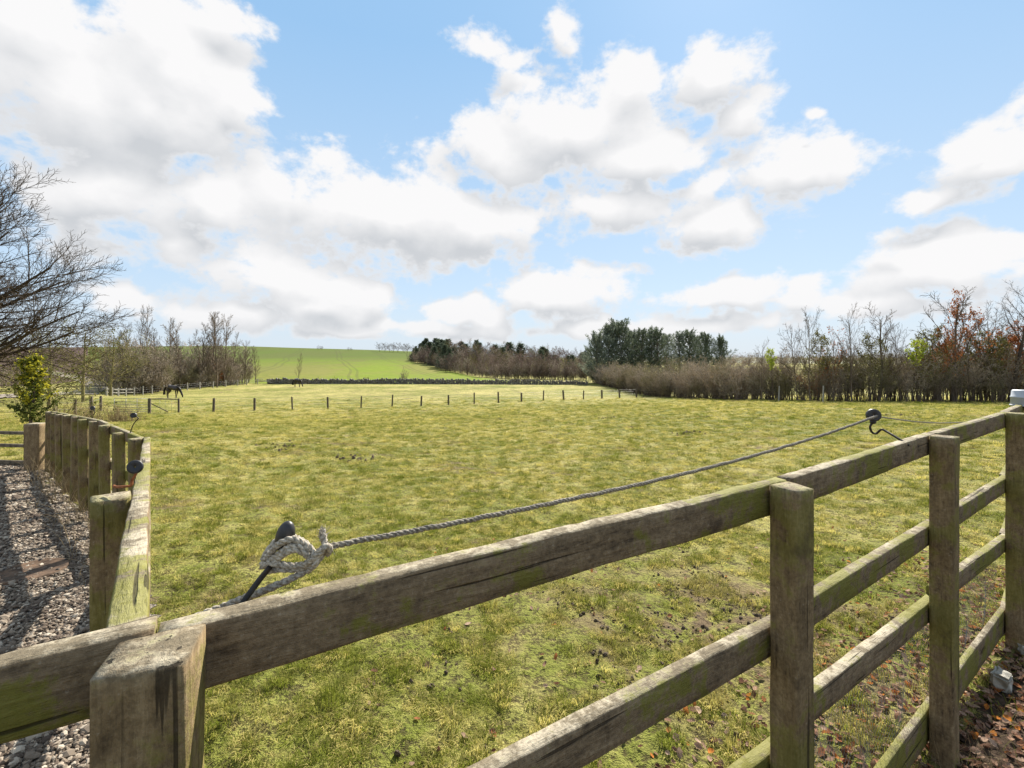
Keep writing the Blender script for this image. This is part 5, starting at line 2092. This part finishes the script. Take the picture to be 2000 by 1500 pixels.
# ------------------------------------------------------------------ field fences
def stake(name, parent, x, y, h, w, mat, lean=0, me_cache={}):
    key = (mat.name,)
    if key not in me_cache:
        b = Bag()
        c = .5
        ring = [(-c, -c), (c, -c), (c, c), (-c, c)]
        V = [(a, b_, z) for z in (0, 1.0) for a, b_ in ring] + [(0, 0, 1.02)]
        b.V.append(np.array(V, float)); b.n = 9
        b.F4.append(np.array([(k, (k + 1) % 4, 4 + (k + 1) % 4, 4 + k) for k in range(4)]))
        b.F3.append(np.array([(4 + k, 4 + (k + 1) % 4, 8) for k in range(4)]))
        me = b.mesh('stake'); me.materials.append(mat)
        me_cache[key] = me
    o = bpy.data.objects.new(name, me_cache[key])
    COL.objects.link(o)
    o.parent = parent
    pl = Vector(parent.location) if parent else Vector()
    o.location = Vector((x, y, gh(x, y) - .15)) - pl
    o.scale = (w, w, h + .15)
    o.rotation_euler = (lean, lean * .7, .3)
    return o


def field_line(name, label, pts, h, w, mat, wires, cat='fence', wr=.006, lean=.02):
    root = tag(empty(name, (pts[0][0], pts[0][1], gh(*pts[0]))), label, cat)
    rr = random.Random(len(pts))
    for x, y in pts:
        stake('post', root, x, y, h * rr.uniform(.90, 1.10), w * rr.uniform(.75, 1.15), mat, rr.uniform(-lean, lean))
    for wz in wires:
        segs = []
        for (a, b), (c, d) in zip(pts[:-1], pts[1:]):
            n = 4
            for k in range(n):
                t0, t1 = k / n, (k + 1) / n
                za = gh(a, b) * (1 - t0) + gh(c, d) * t0 + wz - .06 * 4 * t0 * (1 - t0) * .4
                zb = gh(a, b) * (1 - t1) + gh(c, d) * t1 + wz - .06 * 4 * t1 * (1 - t1) * .4
                segs.append((a + (c - a) * t0, b + (d - b) * t0, za, a + (c - a) * t1, b + (d - b) * t1, zb, wr, wr))
        V, Fq = tubes(segs, 3)
        V = V - np.array(root.location)
        link('wire', mesh_np('wire', V, [Fq]), M['wire'], root)
    return root


mid = []
for i in range(17):
    Yi = 40 * (1 + .0379 * i)
    px = (417 + 98.7 * i) / (1 + .03786 * i)
    mid.append(((px - 1000) / F * Yi, Yi))
field_line('stake_fence', 'line of dark wooden stakes with thin wires crossing the middle of the paddock', mid, 1.14, .15, M['wood_far'], (.5, .85, 1.08), wr=.005, lean=.07)
# gate and the two posts beside it
gt = tag(empty('field_gate', (-29.3, 38, gh(-29.3, 38))), 'galvanised barred field gate standing at the left end of the stake fence', 'gate')
gl = Vector(gt.location)
G0 = U(223, 812, 37.0); G1 = U(289, 808, 38.2)
G0.z = gh(G0.x, G0.y) + .12; G1.z = gh(G1.x, G1.y) + .15
for k, z in enumerate((0, .16, .34, .55, .78, 1.04)):
    link('bar', tube_mesh('bar', [G0 - gl + Vector((0, 0, z)), G1 - gl + Vector((0, 0, z))], .019, 6), M['galv'], gt)
for t in (0, .34, .67, 1):
    a = G0.lerp(G1, t) - gl
    link('upright', tube_mesh('upright', [a, a + Vector((0, 0, 1.04))], .021, 6), M['galv'], gt)
gp = tag(empty('brace_fence', (G1.x, G1.y, gh(G1.x, G1.y))), 'short braced piece of fence with two dark posts beside the field gate', 'fence')
gq = U(349, 806, 39.2)
stake('post', gp, G1.x + .12, G1.y, 1.22, .17, M['wood_far'])
stake('post', gp, gq.x, gq.y, 1.18, .12, M['wood_far'])
pl = Vector(gp.location)
a = Vector((G1.x + .12, G1.y, gh(G1.x, G1.y) + 1.18)) - pl; b = Vector((gq.x, gq.y, gh(gq.x, gq.y) + 1.12)) - pl
link('rail', tube_mesh('rail', [a, b], .045, 6), M['wood_far'], gp)
a = Vector((G1.x + .25, G1.y, gh(G1.x, G1.y) + .80)) - pl; b = Vector((G1.x + 1.25, G1.y + .5, gh(G1.x, G1.y) + .08)) - pl
link('brace', tube_mesh('brace', [a, b], .04, 6), M['wood_far'], gp)
for t in (.35, .55, .75, .9):
    x = G1.x + .12 + (gq.x - G1.x - .12) * t; y = G1.y + (gq.y - G1.y) * t
    link('wire', tube_mesh('wire', [Vector((x, y, gh(x, y))) - pl, Vector((x, y, gh(x, y) + 1.1)) - pl], .008, 4), M['wire'], gp)
link_pts = [(gq.x, gq.y), mid[0]]
# pale fence in front of the copse: posts with rails and wires
wf = []
for px, Y in ((208, 65), (219, 66.5), (231, 68), (246, 69.5), (262, 71), (279, 73), (297, 75), (320, 77), (343, 79.5), (366, 82), (390, 85), (416, 89), (441, 93), (464, 97), (482, 100), (503, 103)):
    wf.append(((px - 1000) / F * Y, Y))
field_line('pale_fence', 'pale weathered fence of thin posts and wires in front of the left copse', wf, 1.25, .15, M['wood_pale'], (.45, .8, 1.1), wr=.012, lean=.05)
pr = tag(empty('pale_rail_fence', (wf[0][0], wf[0][1], gh(*wf[0]))), 'short run of pale wooden rails where the left copse fence starts', 'fence')
pl = Vector(pr.location)
for (a, b) in ((0, 1), (1, 2), (2, 3), (3, 4)):
    for z in (.55, 1.0):
        A_ = Vector((wf[a][0], wf[a][1] - .12, gh(*wf[a]) + z)) - pl; B_ = Vector((wf[b][0], wf[b][1] - .12, gh(*wf[b]) + z - .05)) - pl
        link('rail', tube_mesh('rail', [A_, B_], .045, 5), M['wood_pale'], pr)
er = tag(empty('end_rails', (-54.2, 104, gh(-54.2, 104))), 'pale wooden rails closing the corner where the stone wall meets the copse fence', 'fence')
pl = Vector(er.location)
for px0, px1, z0, z1 in ((498, 532, .95, .35), (498, 530, .5, .95), (498, 514, 1.1, 1.1), (498, 514, .6, .6)):
    A_ = Vector(((px0 - 1000) / F * 104, 104, gh(-54.5, 104) + z0)) - pl; B_ = Vector(((px1 - 1000) / F * 104.1, 104.1, gh(-54, 104) + z1)) - pl
    link('rail', tube_mesh('rail', [A_, B_], .06, 5), M['wood_pale'], er)
# posts by the lane on the left
lane = [((px - 1000) / F * Y, Y) for px, Y in ((107, 27), (147, 29), (178, 33), (197, 38))]
field_line('lane_fence', 'dark greenish posts with wires beside the stony track left of the gate', lane, 1.25, .14, M['wood_far'], (.6, 1.0), wr=.008)
# old trough / hurdle at the right end of the stake line
hd = tag(empty('wooden_hurdle', (19.2, 64.8, gh(19.2, 64.8))), 'low dark wooden hurdle leaning by the hedge at the right end of the stake fence', 'hurdle')
pl = Vector()
for z in (.22, .48, .72):
    link('bar', tube_mesh('bar', [Vector((-.9, 0, z)), Vector((.95, .2, z - .04))], .045, 5), M['wood_far'], hd)
for x, l in ((-.95, -.25), (.9, .25)):
    link('leg', tube_mesh('leg', [Vector((x + l * .5, 0, 0)), Vector((x - l * .5, .15, .85))], .05, 5), M['wood_far'], hd)
# poles by the hedge
for i, (px, Y) in enumerate(((1607, 34), (1521, 37))):
    X = (px - 1000) / F * Y
    o = tag(stake('marker_stake', None, X, Y, 1.2, .06, M['wood_pale'], .02), ['thin pale stake standing in front of the gappy hedge', 'thin pale stake standing close to where the hedge bends'][i], 'stake')


# ------------------------------------------------------------------ golden conifer sapling behind the gate post
def golden():
    rg = random.Random(31); rng = np.random.default_rng(31)
    base = U(63, 830, 8.3)
    g = gh(base.x, base.y)
    top = EYE + (HOR - 706) / F * 8.3
    H = top - g
    root = tag(empty('golden_conifer', (base.x, base.y, g)), 'young conifer with bright golden yellow tips behind the grey gate post', 'tree')
    segs = []; bs = []; PT = []; PD = []
    n = 12
    for i in range(n):
        segs.append((.03 * math.sin(i), 0, H * i / n, .03 * math.sin(i + 1), 0, H * (i + 1) / n, .028 * (1 - i / n) + .006, .028 * (1 - (i + 1) / n) + .006))
    nb = 30
    for i in range(nb):
        t = .34 + .66 * (i + rg.random()) / nb
        az = i * 2.4 + rg.random()
        L = (.44 * (1 - t) ** .7 + .07) * rg.uniform(.5, 1.2)
        q = Vector((.03 * math.sin(t * n), 0, H * t))
        el = .25 + .5 * t
        d = Vector((math.cos(az) * math.cos(el), math.sin(az) * math.cos(el), math.sin(el)))
        for s in range(5):
            e = q + d * L / 5
            bs.append((*q, *e, .007, .005))
            for _ in range(5):
                b = q.lerp(e, rg.random())
                dd = (d * .8 + Vector((rg.gauss(0, .6), rg.gauss(0, .6), rg.gauss(.15, .35)))).normalized()
                for w in range(5):
                    c = b + dd * (.02 + w * .022) + Vector((rg.gauss(0, .008), rg.gauss(0, .008), rg.gauss(0, .008)))
                    (PT if (s >= 2 or t > .75) and t > .50 and rg.random() < .55 else PD).append(tuple(c))
            q = e
            d = (d + Vector((0, 0, .12))).normalized()
    V, Fq = tubes(segs, 6); link('trunk', mesh_np('trunk', V, [Fq]), M['bark'], root)
    V, Fq = tubes(bs, 4); link('branches', mesh_np('branches', V, [Fq]), M['bark'], root)
    V, Fq = cards(np.array(PT), .030, rng, 1.8, .4); link('golden_tips', mesh_np('golden_tips', V, [Fq]), M['gold'], root)
    V, Fq = cards(np.array(PD), .028, rng, 1.8, .3); link('foliage', mesh_np('foliage', V, [Fq]), M['gold_dark'], root)


golden()
# olive shrub beside it
gs = U(108, 800, 10.5)
olk = bare_kind(1500, 1.7, 1.3, M['bark_olive'], leaf=M['leaf_olive'], nleaf=900, lsize=.035, kids=(12, 6, 4), ang=55, r=.03, fork=.08, rmin=.003, klen=.6)
olk.put('garden_shrub', 'loose olive twigged shrub at the far end of the picket fence', 'shrub', (gs.x, gs.y, gh(gs.x, gs.y)), .5, 1.0, 1.05)


# ------------------------------------------------------------------ horses
def horse(root, pose):
    """grazing horse, facing +X; one skinned body, mane and tail as parts"""
    V = []; E = []; Rr = []
    def ch(pts, start=None):
        idx = []
        prev = start
        for (x, y, z, r) in pts:
            V.append((x, y, z)); Rr.append(r); i = len(V) - 1
            if prev is not None: E.append((prev, i))
            prev = i; idx.append(i)
        return idx
    sp = ch([(-.62, 0, 1.20, (.20, .24)), (-.40, 0, 1.23, (.25, .29)), (-.1, 0, 1.17, (.25, .30)), (.2, 0, 1.17, (.25, .30)), (.45, 0, 1.22, (.21, .29))])
    nk = ch([(.68, 0, 1.12, (.12, .21)), (.90, 0, .86, (.085, .15)), (1.05, 0, .60, (.075, .12)), (1.13, 0, .46, (.085, .125)), (1.17, 0, .28, (.065, .085)), (1.20, 0, .12, (.055, .065))], sp[-1])
    for sy in (-1, 1):       # ears
        ch([(1.02, sy * .05, .60, (.025, .03)), (.97, sy * .08, .70, (.010, .012))], nk[3])
    for sy, k in ((-1, pose[0]), (1, pose[1])):      # fore legs
        ch([(.46, sy * .14, 1.0, (.10, .13)), (.47 + k * .15, sy * .15, .72, (.065, .08)), (.47 + k * .6, sy * .15, .46, (.045, .05)), (.46 + k, sy * .15, .14, (.032, .035)), (.51 + k, sy * .15, .03, (.05, .055))], sp[4])
    for sy, k in ((-1, pose[2]), (1, pose[3])):      # hind legs: stifle forward, hock back
        ch([(-.50, sy * .15, 1.0, (.15, .18)), (-.42 + k * .2, sy * .16, .80, (.10, .13)), (-.66 + k * .7, sy * .16, .52, (.055, .065)), (-.62 + k, sy * .16, .15, (.034, .036)), (-.57 + k, sy * .16, .03, (.05, .055))], sp[0])
    me = bpy.data.meshes.new('body')
    me.from_pydata(V, E, [])
    me.skin_vertices or me.attributes
    o = link('body', me, M['horse'], root)
    md = o.modifiers.new('skin', 'SKIN')
    md.use_smooth_shade = True
    if not me.skin_vertices:
        bpy.context.view_layer.objects.active = o
    sv = me.skin_vertices[0].data
    for i, r in enumerate(Rr):
        sv[i].radius = r
    sv[2].use_root = True
    sb = o.modifiers.new('sub', 'SUBSURF'); sb.levels = 2; sb.render_levels = 2
    # tail and mane
    rg = random.Random(3)
    segs = []
    for i in range(70):
        p = Vector((-.80 + rg.gauss(0, .02), rg.gauss(0, .03), 1.26)); d = Vector((-.5, rg.gauss(0, .08), -.5)).normalized()
        for s in range(5):
            q = p + d * .19
            segs.append((*p, *q, .016, .014)); p = q
            d = (d + Vector((.12, rg.gauss(0, .06), -.6))).normalized()
    Vv, Fq = tubes(segs, 3); link('tail', mesh_np('tail', Vv, [Fq]), M['hair'], root)
    segs = []
    crest = [Vector((.45, 0, 1.49)), Vector((.76, 0, 1.28)), Vector((.98, 0, 1.0)), Vector((1.10, 0, .74))]
    for i in range(90):
        t = rg.random() * 3; k = min(2, int(t))
        p = crest[k].lerp(crest[k + 1], t - k); d = Vector((.1, -.7, -.3)).normalized()
        for s in range(3):
            q = p + d * .09
            segs.append((*p, *q, .016, .010)); p = q
            d = (d + Vector((rg.gauss(0, .1), .1, -.8))).normalized()
    Vv, Fq = tubes(segs, 3); link('mane', mesh_np('mane', Vv, [Fq]), M['hair'], root)


h1 = U(341, 778, 56)
hr1 = empty('horse', (h1.x - .2, 56, gh(h1.x, 56)), math.radians(-6))
hr1.scale = (1.06, 1.06, 1.06)
horse(hr1, (.02, -.16, .08, -.12))
tag(hr1, 'dark bay horse grazing with its head down to the right near the gate', 'horse')
h2 = U(581, 753, 91)
hr2 = empty('horse', (h2.x, 91, gh(h2.x, 91)), math.radians(-22))
hr2.scale = (1.12, 1.12, 1.12)
horse(hr2, (.10, -.12, .1, -.05))
tag(hr2, 'dark horse grazing far off in front of the stone wall', 'horse')

tot = 0
seen = set()
for o in SC.objects:
    if o.type == 'MESH' and o.data.name not in seen:
        seen.add(o.data.name); tot += sum(1 for _ in o.data.polygons) * 2
print('approx unique tris', tot, 'objects', len(SC.objects))
